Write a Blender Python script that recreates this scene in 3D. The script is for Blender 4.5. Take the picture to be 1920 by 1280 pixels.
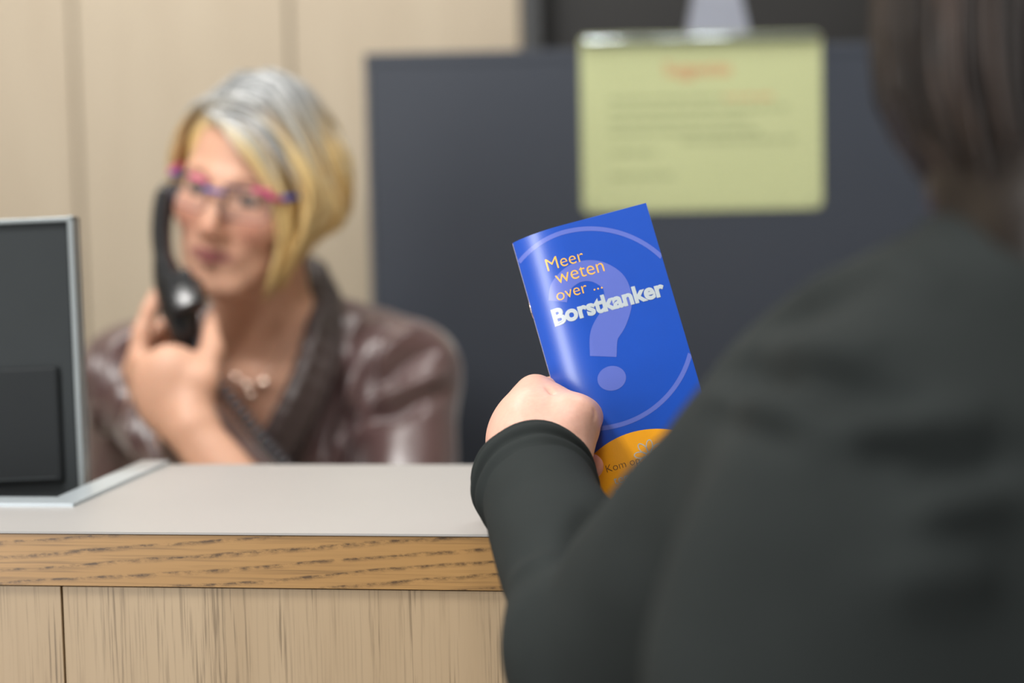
import bpy, bmesh, math, random
import numpy as np
from mathutils import Vector, Matrix, noise
from mathutils.bvhtree import BVHTree

for o in list(bpy.data.objects):
    bpy.data.objects.remove(o)
SC = bpy.context.scene
COL = SC.collection
random.seed(7)
RNG = np.random.default_rng(7)

# ------------------------------------------------------------------ camera, world, lights, exposure
FPX = 3733.0                       # 70 mm lens on a 36 mm sensor, in pixels of the 1920 wide frame
EYE = np.array([0.0, 0.0, 1.355])
PITCH, ROLL = math.radians(4.82), math.radians(1.3)
FWD = np.array([0, math.cos(PITCH), -math.sin(PITCH)])
_up = np.array([0, math.sin(PITCH), math.cos(PITCH)])
_rt = np.array([1.0, 0, 0])
RT = _rt * math.cos(ROLL) - _up * math.sin(ROLL)
UP = _rt * math.sin(ROLL) + _up * math.cos(ROLL)
cam_d = bpy.data.cameras.new('camera')
cam = bpy.data.objects.new('camera', cam_d)
COL.objects.link(cam)
cam_d.lens, cam_d.sensor_width = 70.0, 36.0
cam_d.clip_start = 0.05
cam.matrix_world = Matrix(((RT[0], UP[0], -FWD[0], EYE[0]), (RT[1], UP[1], -FWD[1], EYE[1]),
                           (RT[2], UP[2], -FWD[2], EYE[2]), (0, 0, 0, 1)))
cam_d.dof.use_dof = True
cam_d.dof.focus_distance = 1.435
cam_d.dof.aperture_fstop = 2.5
SC.camera = cam

world = bpy.data.worlds.new('world')
SC.world = world
world.use_nodes = True
world.node_tree.nodes['Background'].inputs[0].default_value = (0.90, 0.95, 1.0, 1)
world.node_tree.nodes['Background'].inputs[1].default_value = 0.17

def area(name, loc, target, sx, sy, power, color=(1, 0.95, 0.88)):
    l = bpy.data.lights.new(name, 'AREA')
    l.shape = 'RECTANGLE'
    l.size, l.size_y, l.energy, l.color = sx, sy, power, color
    o = bpy.data.objects.new(name, l)
    COL.objects.link(o)
    o.location = loc
    o.rotation_euler = (Vector(target) - Vector(loc)).to_track_quat('-Z', 'Y').to_euler()
    return o

area('ceiling_lamp_desk', (-0.80, 1.15, 2.66), (-0.38, 2.2, 1.2), 0.40, 0.40, 36, (1, 0.98, 0.95))
area('ceiling_lamp_cabinet', (0.47, 2.15, 2.66), (0.47, 2.15, 0), 0.28, 0.28, 9, (1, 0.98, 0.95))
area('ceiling_lamp_back', (-0.60, 2.62, 2.66), (-0.3, 2.4, 1.2), 0.35, 0.35, 9, (1, 0.98, 0.95))
area('visitor_fill', (0.05, 0.75, 2.66), (0.3, 0.95, 1.2), 0.4, 0.4, 13, (1, 0.98, 0.95))  # added overhead fill that brightens the visitor's shoulders and hand
area('ceiling_lamp_counter', (-1.0, 0.9, 2.66), (-0.4, 1.7, 1.1), 0.35, 0.35, 2, (1, 0.98, 0.95))
area('ceiling_lamp_wall', (-0.9, 2.8, 2.66), (-0.9, 3.3, 1.3), 1.4, 0.2, 3.5, (1, 0.95, 0.88))
area('hall_window', (-1.85, -0.35, 1.40), (0.0, 1.7, 1.25), 0.55, 2.2, 46, (1, 0.985, 0.97))
sl_ = bpy.data.lights.new('counter_spotlight', 'SPOT')
sl_.energy, sl_.spot_size, sl_.spot_blend, sl_.shadow_soft_size = 24, math.radians(24), 0.8, 0.035
sl_.color = (1, 0.96, 0.90)
so_ = bpy.data.objects.new('counter_spotlight', sl_)
COL.objects.link(so_)
so_.location = (-0.95, 0.25, 2.60)
so_.rotation_euler = (Vector((0.06, 1.43, 1.24)) - so_.location).to_track_quat('-Z', 'Y').to_euler()
VS = SC.view_settings
VS.view_transform = 'Standard'
VS.look = 'None'
VS.gamma = 1.0
VS.use_curve_mapping = False
VS.exposure = 0.0

# ------------------------------------------------------------------ geometry helpers
def ray(x, y):
    return FWD + RT * (x - 960) / FPX - UP * (y - 640) / FPX
def P(x, y, d):
    "point of the room seen at picture position x, y and d metres along the lens axis"
    return EYE + ray(x, y) * d
def on_level(x, y, z):
    v = ray(x, y)
    return EYE + v * ((z - EYE[2]) / v[2])

def L(r, g, b):
    def f(c):
        c /= 255.0
        return c / 12.92 if c <= 0.04045 else ((c + 0.055) / 1.055) ** 2.4
    return (f(r), f(g), f(b), 1.0)

def empty(name, loc, rz=0):
    o = bpy.data.objects.new(name, None)
    COL.objects.link(o)
    o.location = loc
    o.rotation_euler = (0, 0, rz)
    o.empty_display_size = 0.05
    return o
def tag(o, label=None, cat=None, group=None, kind=None):
    if label: o['label'] = label
    if cat: o['category'] = cat
    if group: o['group'] = group
    if kind: o['kind'] = kind
    return o
def link(name, me, m, parent=None):
    o = bpy.data.objects.new(name, me)
    COL.objects.link(o)
    if m:
        for mm in (m if isinstance(m, (list, tuple)) else [m]):
            me.materials.append(mm)
    if parent is not None:
        o.parent = parent
        o.matrix_parent_inverse = world_of(parent).inverted()
    return o
def world_of(o):
    m = o.matrix_basis.copy()
    if o.parent is not None:
        m = world_of(o.parent) @ o.matrix_parent_inverse @ m
    return m
def from_arrays(name, v, faces, m, parent=None, smooth=True, col=None):
    me = bpy.data.meshes.new(name)
    v = np.asarray(v, dtype=np.float64)
    if isinstance(faces, np.ndarray):
        n, k = faces.shape
        me.vertices.add(len(v))
        me.vertices.foreach_set('co', v.astype(np.float32).ravel())
        me.loops.add(n * k)
        me.loops.foreach_set('vertex_index', faces.astype(np.int32).ravel())
        me.polygons.add(n)
        me.polygons.foreach_set('loop_start', np.arange(0, n * k, k, dtype=np.int32))
        me.update(calc_edges=True)
        me.validate()
    else:
        me.from_pydata([tuple(p) for p in v], [], faces)
        me.update()
    if smooth:
        me.polygons.foreach_set('use_smooth', [True] * len(me.polygons))
    if col is not None:
        a = me.color_attributes.new('tint', 'FLOAT_COLOR', 'POINT')
        c = np.ones((len(v), 4), dtype=np.float32)
        c[:, :3] = col
        a.data.foreach_set('color', c.ravel())
    return link(name, me, m, parent)

class MB:
    "collects shapes for ONE mesh"
    def __init__(s):
        s.v, s.f, s.c = [], [], []
    def add(s, v, f, c=None):
        n = len(s.v)
        s.v += [tuple(p) for p in v]
        s.f += [tuple(i + n for i in q) for q in f]
        if c is not None:
            s.c += [tuple(c)] * len(v)
        return s
    def box(s, c, size, R=None, bevel=0.0):
        bm = bmesh.new()
        bmesh.ops.create_cube(bm, size=1.0)
        for v in bm.verts:
            v.co = Vector((v.co.x * size[0], v.co.y * size[1], v.co.z * size[2]))
        if bevel > 0:
            bmesh.ops.bevel(bm, geom=list(bm.edges), offset=bevel, segments=2, affect='EDGES', profile=0.5)
        bm.verts.index_update()
        R = np.eye(3) if R is None else np.asarray(R)
        s.add([np.asarray(c) + R @ np.array(v.co) for v in bm.verts], [[v.index for v in f.verts] for f in bm.faces])
        bm.free()
        return s
    def tube(s, pts, r, n=8, closed=False, c=None, flat=1.0):
        pts = np.asarray(pts, float)
        m = len(pts)
        r = np.broadcast_to(np.asarray(r, float), (m,))
        if closed:
            t = np.roll(pts, -1, 0) - np.roll(pts, 1, 0)
        else:
            t = np.gradient(pts, axis=0)
        t /= np.linalg.norm(t, axis=1)[:, None] + 1e-12
        a = np.array([0, 0, 1.0]) if abs(t[0][2]) < 0.9 else np.array([1.0, 0, 0])
        base = len(s.v)
        nrm = np.cross(t[0], a)
        nrm /= np.linalg.norm(nrm)
        V = []
        for i in range(m):
            nrm = nrm - t[i] * (nrm @ t[i])
            nrm /= np.linalg.norm(nrm) + 1e-12
            bn = np.cross(t[i], nrm)
            for k in range(n):
                an = 2 * math.pi * k / n
                V.append(pts[i] + r[i] * (math.cos(an) * nrm + flat * math.sin(an) * bn))
        F = []
        for i in range(m if closed else m - 1):
            j = (i + 1) % m
            for k in range(n):
                l = (k + 1) % n
                F.append((i * n + k, i * n + l, j * n + l, j * n + k))
        if not closed:
            F.append(tuple(range(n))[::-1])
            F.append(tuple((m - 1) * n + k for k in range(n)))
        return s.add(V, F, c)
    def lathe(s, prof, c, axis=(0, 0, 1), n=24):
        ax = np.asarray(axis, float)
        ax /= np.linalg.norm(ax)
        a = np.array([1.0, 0, 0]) if abs(ax[0]) < 0.9 else np.array([0, 1.0, 0])
        e1 = np.cross(ax, a)
        e1 /= np.linalg.norm(e1)
        e2 = np.cross(ax, e1)
        V, F = [], []
        for (r, h) in prof:
            for k in range(n):
                an = 2 * math.pi * k / n
                V.append(np.asarray(c) + ax * h + r * (math.cos(an) * e1 + math.sin(an) * e2))
        for i in range(len(prof) - 1):
            for k in range(n):
                l = (k + 1) % n
                F.append((i * n + k, i * n + l, (i + 1) * n + l, (i + 1) * n + k))
        F.append(tuple(range(n))[::-1])
        F.append(tuple((len(prof) - 1) * n + k for k in range(n)))
        return s.add(V, F)
    def prism(s, poly, z0, z1):
        "poly: list of xy, anticlockwise"
        n = len(poly)
        V = [(p[0], p[1], z0) for p in poly] + [(p[0], p[1], z1) for p in poly]
        F = [tuple(range(n))[::-1], tuple(range(n, 2 * n))]
        F += [(i, (i + 1) % n, n + (i + 1) % n, n + i) for i in range(n)]
        return s.add(V, F)
    def build(s, name, m, parent=None, smooth=False, recalc=True):
        me = bpy.data.meshes.new(name)
        me.from_pydata(s.v, [], s.f)
        me.update()
        if smooth:
            me.polygons.foreach_set('use_smooth', [True] * len(me.polygons))
        if s.c and len(s.c) == len(s.v):
            a = me.color_attributes.new('tint', 'FLOAT_COLOR', 'POINT')
            cc = np.ones((len(s.v), 4), dtype=np.float32)
            cc[:, :3] = np.array(s.c)[:, :3]
            a.data.foreach_set('color', cc.ravel())
        bm = bmesh.new()
        bm.from_mesh(me)
        if recalc: bmesh.ops.recalc_face_normals(bm, faces=bm.faces)
        bm.to_mesh(me)
        bm.free()
        return link(name, me, m, parent)

def smooth_path(pts, n):
    "Catmull-Rom curve through pts"
    p = np.asarray(pts, float)
    p = np.vstack([2 * p[0] - p[1], p, 2 * p[-1] - p[-2]])
    m = len(p) - 3
    out = []
    for t in np.linspace(0, m - 1e-9, n):
        i = int(t)
        u = t - i
        a, b, c, d = p[i:i + 4]
        out.append(0.5 * (2 * b + (c - a) * u + (2 * a - 5 * b + 4 * c - d) * u * u + (3 * b - a - 3 * c + d) * u ** 3))
    return np.array(out)

# ---- bodies and clothes grow as one surface round blended limbs (distance field + surface nets)
class Field:
    def __init__(s, lo, hi, h):
        s.lo, s.h = np.asarray(lo, float), h
        s.n = np.ceil((np.asarray(hi) - s.lo) / h).astype(int) + 1
        s.f = np.full(tuple(s.n), 1.0, dtype=np.float32)
    def _win(s, lo, hi):
        a = np.clip(np.floor((lo - s.lo) / s.h).astype(int), 0, s.n)
        b = np.clip(np.ceil((hi - s.lo) / s.h).astype(int) + 1, 0, s.n)
        if np.any(b <= a):
            return None, None
        sl = tuple(slice(i, j) for i, j in zip(a, b))
        ax = [s.lo[i] + s.h * np.arange(a[i], b[i]) for i in range(3)]
        g = np.stack(np.meshgrid(*ax, indexing='ij'), -1)
        return sl, g
    def _mix(s, sl, d, k, sub):
        a = s.f[sl]
        if sub:
            d = -d
            hh = np.clip(0.5 + 0.5 * (d - a) / k, 0, 1)
            s.f[sl] = a + (d - a) * hh + k * hh * (1 - hh)
        else:
            hh = np.clip(0.5 + 0.5 * (a - d) / k, 0, 1)
            s.f[sl] = a + (d - a) * hh - k * hh * (1 - hh)
    def cap(s, a, b, ra, rb, k=0.012, sub=False):
        a, b = np.asarray(a, float), np.asarray(b, float)
        m = max(ra, rb) + k + 3 * s.h
        sl, g = s._win(np.minimum(a, b) - m, np.maximum(a, b) + m)
        if sl is None: return s
        ab = b - a
        t = np.clip(((g - a) @ ab) / (ab @ ab + 1e-12), 0, 1)
        d = np.linalg.norm(g - a - t[..., None] * ab, axis=-1) - (ra + (rb - ra) * t)
        s._mix(sl, d, k, sub)
        return s
    def chain(s, pts, rs, k=0.012, sub=False):
        for i in range(len(pts) - 1):
            s.cap(pts[i], pts[i + 1], rs[i], rs[i + 1], k, sub)
        return s
    def cone(s, a, b, ra, rb, k=0.008, sub=False):
        "tapered limb with flat ends"
        a, b = np.asarray(a, float), np.asarray(b, float)
        m = max(ra, rb) + k + 3 * s.h
        sl, g = s._win(np.minimum(a, b) - m, np.maximum(a, b) + m)
        if sl is None: return s
        ab = b - a
        ln = np.linalg.norm(ab)
        u = ab / ln
        t = (g - a) @ u
        rad = np.linalg.norm(g - a - t[..., None] * u, axis=-1)
        d = np.maximum(rad - (ra + (rb - ra) * np.clip(t / ln, 0, 1)), np.maximum(-t, t - ln))
        s._mix(sl, d, k, sub)
        return s
    def torus(s, c, ax, R, r, k=0.004, sub=False):
        c, ax = np.asarray(c, float), np.asarray(ax, float)
        ax = ax / np.linalg.norm(ax)
        m = R + r + k + 3 * s.h
        sl, g = s._win(c - m, c + m)
        if sl is None: return s
        q = g - c
        t = q @ ax
        rad = np.linalg.norm(q - t[..., None] * ax, axis=-1)
        s._mix(sl, np.sqrt((rad - R) ** 2 + t ** 2) - r, k, sub)
        return s
    def ell(s, c, r, R=None, k=0.02, sub=False):
        c, r = np.asarray(c, float), np.asarray(r, float)
        m = r.max() + k + 3 * s.h
        sl, g = s._win(c - m, c + m)
        if sl is None: return s
        q = g - c
        if R is not None:
            q = q @ np.asarray(R)          # columns of R are the local axes
        k0 = np.linalg.norm(q / r, axis=-1)
        k1 = np.linalg.norm(q / (r * r), axis=-1) + 1e-9
        s._mix(sl, k0 * (k0 - 1) / k1, k, sub)
        return s
    def keep(s, c, nrm):
        "cut away everything on the far side of a plane"
        ax = [s.lo[i] + s.h * np.arange(s.n[i]) for i in range(3)]
        nrm = np.asarray(nrm, float) / np.linalg.norm(nrm)
        d = ((ax[0] - c[0]) * nrm[0])[:, None, None] + ((ax[1] - c[1]) * nrm[1])[None, :, None] + ((ax[2] - c[2]) * nrm[2])[None, None, :]
        s.f = np.maximum(s.f, d.astype(np.float32))
        return s
    def surface(s, relax=1):
        f = s.f.copy()
        for ax in range(3):                      # close the surface at the border of the grid
            sl = [slice(None)] * 3
            for e in (0, -1):
                sl[ax] = e
                f[tuple(sl)] = np.maximum(f[tuple(sl)], s.h)
        ins = f < 0
        nx, ny, nz = f.shape
        cnt = np.zeros((nx - 1, ny - 1, nz - 1), dtype=np.int8)
        for dx in (0, 1):
            for dy in (0, 1):
                for dz in (0, 1):
                    cnt += ins[dx:nx - 1 + dx, dy:ny - 1 + dy, dz:nz - 1 + dz]
        cells = np.argwhere((cnt > 0) & (cnt < 8))
        idx = np.full(cnt.shape, -1, dtype=np.int64)
        idx[tuple(cells.T)] = np.arange(len(cells))
        acc = np.zeros((len(cells), 3))
        num = np.zeros(len(cells))
        corners = [(a, b, c) for a in (0, 1) for b in (0, 1) for c in (0, 1)]
        val = {c: f[cells[:, 0] + c[0], cells[:, 1] + c[1], cells[:, 2] + c[2]] for c in corners}
        for c in corners:
            for ax in range(3):
                if c[ax] == 0:
                    e = list(c)
                    e[ax] = 1
                    a, b = val[c], val[tuple(e)]
                    x = (a < 0) != (b < 0)
                    t = np.where(x, a / np.where(x, a - b, 1), 0)
                    p = np.zeros((len(cells), 3)) + np.array(c, float)
                    p[:, ax] += t
                    acc += np.where(x[:, None], p, 0)
                    num += x
        V = s.lo + s.h * (cells + acc / num[:, None])
        F = []
        for ax in range(3):
            u, w = (ax + 1) % 3, (ax + 2) % 3
            sa = [slice(None)] * 3
            sb = [slice(None)] * 3
            sa[ax], sb[ax] = slice(0, -1), slice(1, None)
            A, B = ins[tuple(sa)], ins[tuple(sb)]
            for flip, mask in ((False, A & ~B), (True, ~A & B)):
                e = np.argwhere(mask)
                e = e[(e[:, u] > 0) & (e[:, w] > 0) & (e[:, u] < s.n[u] - 1) & (e[:, w] < s.n[w] - 1)]
                q = []
                for du, dw in ((0, 0), (1, 0), (1, 1), (0, 1)):
                    c = e.copy()
                    c[:, u] -= 1 - du
                    c[:, w] -= 1 - dw
                    q.append(idx[c[:, 0], c[:, 1], c[:, 2]])
                q = np.stack(q, 1)
                F.append(q[:, ::-1] if flip else q)
        F = np.concatenate(F)
        F = F[(F >= 0).all(1)]
        for _ in range(relax):
            su = np.zeros_like(V)
            n = np.zeros(len(V))
            for i in range(4):
                a, b = F[:, i], F[:, (i + 1) % 4]
                np.add.at(su, a, V[b]); np.add.at(n, a, 1)
                np.add.at(su, b, V[a]); np.add.at(n, b, 1)
            V = 0.5 * V + 0.5 * su / n[:, None]
        return V, F
def normals(V, F):
    n = np.cross(V[F[:, 2]] - V[F[:, 0]], V[F[:, 3]] - V[F[:, 1]])
    out = np.zeros_like(V)
    for i in range(4):
        np.add.at(out, F[:, i], n)
    return out / (np.linalg.norm(out, axis=1)[:, None] + 1e-12)
def bvh(V, F):
    return BVHTree.FromPolygons([Vector(p) for p in V], [list(map(int, q)) for q in F])
def snap(tree, x, y, off=0.0):
    d = Vector(ray(x, y)).normalized()
    h = tree.ray_cast(Vector(EYE), d)
    if h[0] is None:
        return None
    return np.array(h[0]) + np.array(h[1]) * off * (-1 if h[1].dot(d) > 0 else 1)
def crease(V, N, paths, tree):
    "press or raise folds along lines drawn on the cloth: (points, width, height)"
    V = V.copy()
    for pts, w, amp in paths:
        q = [snap(tree, *p) for p in pts]
        q = [p for p in q if p is not None]
        if len(q) < 2:
            continue
        q = smooth_path(q, 24)
        q = np.array([p for p in q])
        lo, hi = q.min(0) - 3 * w, q.max(0) + 3 * w
        sel = np.where(((V > lo) & (V < hi)).all(1))[0]
        if not len(sel):
            continue
        best = np.full(len(sel), 9.0)
        tt = np.zeros(len(sel))
        for i in range(len(q) - 1):
            a, ab = q[i], q[i + 1] - q[i]
            t = np.clip(((V[sel] - a) @ ab) / (ab @ ab + 1e-12), 0, 1)
            d = np.linalg.norm(V[sel] - a - t[:, None] * ab, axis=1)
            m = d < best
            best[m] = d[m]
            tt[m] = (i + t[m]) / (len(q) - 1)
        g = np.exp(-(best / w) ** 2) * np.sin(np.clip(tt, 0.02, 0.98) * math.pi) ** 0.5
        V[sel] += N[sel] * (amp * g)[:, None]
    return V

# ------------------------------------------------------------------ materials
def new_mat(name):
    m = bpy.data.materials.new(name)
    m.use_nodes = True
    nt = m.node_tree
    return m, nt, nt.nodes['Principled BSDF']
def add_bump(nt, b, fac, strength, dist):
    bp = nt.nodes.new('ShaderNodeBump')
    bp.inputs['Strength'].default_value = strength
    bp.inputs['Distance'].default_value = dist
    nt.links.new(fac, bp.inputs['Height'])
    nt.links.new(bp.outputs[0], b.inputs['Normal'])
def coords(nt, scale=(1, 1, 1), rot=(0, 0, 0), obj=True):
    tc = nt.nodes.new('ShaderNodeTexCoord')
    mp = nt.nodes.new('ShaderNodeMapping')
    mp.inputs['Scale'].default_value = scale
    mp.inputs['Rotation'].default_value = rot
    nt.links.new(tc.outputs['Object' if obj else 'Generated'], mp.inputs[0])
    return mp.outputs[0]
def noise_node(nt, vec, scale, detail=3, rough=0.5, dist=0.0):
    n = nt.nodes.new('ShaderNodeTexNoise')
    n.inputs['Scale'].default_value = scale
    n.inputs['Detail'].default_value = detail
    n.inputs['Roughness'].default_value = rough
    n.inputs['Distortion'].default_value = dist
    nt.links.new(vec, n.inputs['Vector'])
    return n.outputs['Fac']
def ramp(nt, fac, stops):
    r = nt.nodes.new('ShaderNodeValToRGB')
    el = r.color_ramp.elements
    while len(el) < len(stops):
        el.new(0.5)
    for e, (p, c) in zip(el, stops):
        e.position, e.color = p, c
    nt.links.new(fac, r.inputs[0])
    return r.outputs[0]
def mixc(nt, fac, a, b, mode='MIX'):
    n = nt.nodes.new('ShaderNodeMix')
    n.data_type, n.blend_type = 'RGBA', mode
    for k, v in ((0, fac), (6, a), (7, b)):
        if hasattr(v, 'links'): nt.links.new(v, n.inputs[k])
        else: n.inputs[k].default_value = v
    return n.outputs[2]
def plain(name, color, rough=0.5, metal=0.0, spec=0.5, var=0.06, scale=30, bump=0.0, coat=0.0, sheen=0.0):
    m, nt, b = new_mat(name)
    v = coords(nt)
    n = noise_node(nt, v, scale, 4)
    lo = tuple(c * (1 - var) for c in color[:3]) + (1,)
    hi = tuple(min(1, c * (1 + var)) for c in color[:3]) + (1,)
    nt.links.new(ramp(nt, n, [(0.3, lo), (0.7, hi)]), b.inputs['Base Color'])
    b.inputs['Roughness'].default_value = rough
    b.inputs['Metallic'].default_value = metal
    b.inputs['Specular IOR Level'].default_value = spec
    b.inputs['Coat Weight'].default_value = coat
    b.inputs['Sheen Weight'].default_value = sheen
    if bump: add_bump(nt, b, n, bump, 0.002)
    return m
def tinted(name, rough=0.5, spec=0.4, sss=0.0, bump=0.0, scale=200, sheen=0.0, aniso=0.0):
    "colour carried by the mesh itself (skin and lips, hair roots and tips)"
    m, nt, b = new_mat(name)
    at = nt.nodes.new('ShaderNodeAttribute')
    at.attribute_name = 'tint'
    n = noise_node(nt, coords(nt), scale, 3)
    nt.links.new(mixc(nt, 1.0, at.outputs['Color'], ramp(nt, n, [(0.3, (0.93, 0.92, 0.92, 1)), (0.7, (1, 1, 1, 1))]), 'MULTIPLY'), b.inputs['Base Color'])
    b.inputs['Roughness'].default_value = rough
    b.inputs['Specular IOR Level'].default_value = spec
    b.inputs['Subsurface Weight'].default_value = sss
    b.inputs['Subsurface Radius'].default_value = (0.012, 0.004, 0.002)
    b.inputs['Subsurface Scale'].default_value = 1.0
    b.inputs['Anisotropic'].default_value = aniso
    b.inputs['Sheen Weight'].default_value = sheen
    if bump: add_bump(nt, b, n, bump, 0.001)
    return m
def oak(name, base, dark, light, along, pore=0.5, cath=0.0, rough=0.5):
    "along: 0 grain runs along local x, 2 along local z"
    m, nt, b = new_mat(name)
    fine = [280, 280, 280]; fine[along] = 7.0 if along == 2 else 5.0
    broad = [9, 9, 9]; broad[along] = 0.9
    vf, vb = coords(nt, fine), coords(nt, broad)
    n1 = noise_node(nt, vb, 1.6, 4, 0.55, 0.6)
    c = ramp(nt, n1, [(0.3, base), (0.7, light)])
    n2 = noise_node(nt, vf, 1.7, 3, 0.6)
    n3 = noise_node(nt, vb, 5.0, 2, 0.5, 0.4)
    mul = nt.nodes.new('ShaderNodeMath'); mul.operation = 'MULTIPLY'
    nt.links.new(ramp(nt, n2, [(0.50, (0, 0, 0, 1)), (0.66, (1, 1, 1, 1))]), mul.inputs[0])
    nt.links.new(ramp(nt, n3, [(0.38, (0.15, 0.15, 0.15, 1)), (0.62, (1, 1, 1, 1))]), mul.inputs[1])
    fac = mul.outputs[0]
    if cath:
        # long slanting rings with ragged dark pores
        sc = [30, 30, 30]; sc[along] = 5.5
        mp = coords(nt, tuple(sc), (0, 0.42, 0))
        w = nt.nodes.new('ShaderNodeTexWave')
        w.wave_type, w.bands_direction, w.wave_profile = 'BANDS', 'Z', 'SAW'
        w.inputs['Scale'].default_value = 1.15
        w.inputs['Distortion'].default_value = 4.0
        w.inputs['Detail'].default_value = 3
        w.inputs['Detail Scale'].default_value = 0.55
        w.inputs['Detail Roughness'].default_value = 0.62
        nt.links.new(mp, w.inputs['Vector'])
        rag = [60, 60, 60]; rag[along] = 24
        n5 = noise_node(nt, coords(nt, tuple(rag)), 3.0, 4, 0.7)
        ring = ramp(nt, w.outputs['Fac'], [(0.55, (0, 0, 0, 1)), (0.88, (1, 1, 1, 1)), (0.99, (0.3, 0.3, 0.3, 1))])
        m2 = nt.nodes.new('ShaderNodeMath'); m2.operation = 'MULTIPLY'
        nt.links.new(ring, m2.inputs[0])
        nt.links.new(ramp(nt, n5, [(0.40, (0, 0, 0, 1)), (0.60, (1, 1, 1, 1))]), m2.inputs[1])
        m3 = nt.nodes.new('ShaderNodeMath'); m3.operation = 'MULTIPLY'
        nt.links.new(m2.outputs[0], m3.inputs[0]); m3.inputs[1].default_value = cath
        m4 = nt.nodes.new('ShaderNodeMath'); m4.operation = 'MAXIMUM'
        m5 = nt.nodes.new('ShaderNodeMath'); m5.operation = 'MULTIPLY'
        nt.links.new(fac, m5.inputs[0]); m5.inputs[1].default_value = pore
        nt.links.new(m5.outputs[0], m4.inputs[0]); nt.links.new(m3.outputs[0], m4.inputs[1])
        fac = m4.outputs[0]
    else:
        m5 = nt.nodes.new('ShaderNodeMath'); m5.operation = 'MULTIPLY'
        nt.links.new(fac, m5.inputs[0]); m5.inputs[1].default_value = pore
        fac = m5.outputs[0]
    nt.links.new(mixc(nt, fac, c, dark), b.inputs['Base Color'])
    b.inputs['Roughness'].default_value = rough
    add_bump(nt, b, fac, -0.25, 0.001)
    return m
def cloth(name, color, rough, sheen=0.0, spec=0.3, thread=900, bump=0.15):
    m, nt, b = new_mat(name)
    n = noise_node(nt, coords(nt), thread, 2)
    n2 = noise_node(nt, coords(nt), 14, 3)
    c = mixc(nt, 0.5, ramp(nt, n2, [(0.3, tuple(x * 0.88 for x in color[:3]) + (1,)), (0.7, tuple(x * 1.1 for x in color[:3]) + (1,))]), color)
    nt.links.new(c, b.inputs['Base Color'])
    b.inputs['Roughness'].default_value = rough
    b.inputs['Specular IOR Level'].default_value = spec
    b.inputs['Sheen Weight'].default_value = sheen
    b.inputs['Sheen Roughness'].default_value = 0.4
    add_bump(nt, b, n, bump, 0.0004)
    return m
def glass(name, color=(1, 1, 1, 1), rough=0.02, alpha=0.12):
    m, nt, b = new_mat(name)
    n = noise_node(nt, coords(nt), 20)
    nt.links.new(ramp(nt, n, [(0, color), (1, color)]), b.inputs['Base Color'])
    b.inputs['Roughness'].default_value = rough
    b.inputs['Alpha'].default_value = alpha
    b.inputs['Specular IOR Level'].default_value = 0.8
    return m

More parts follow.
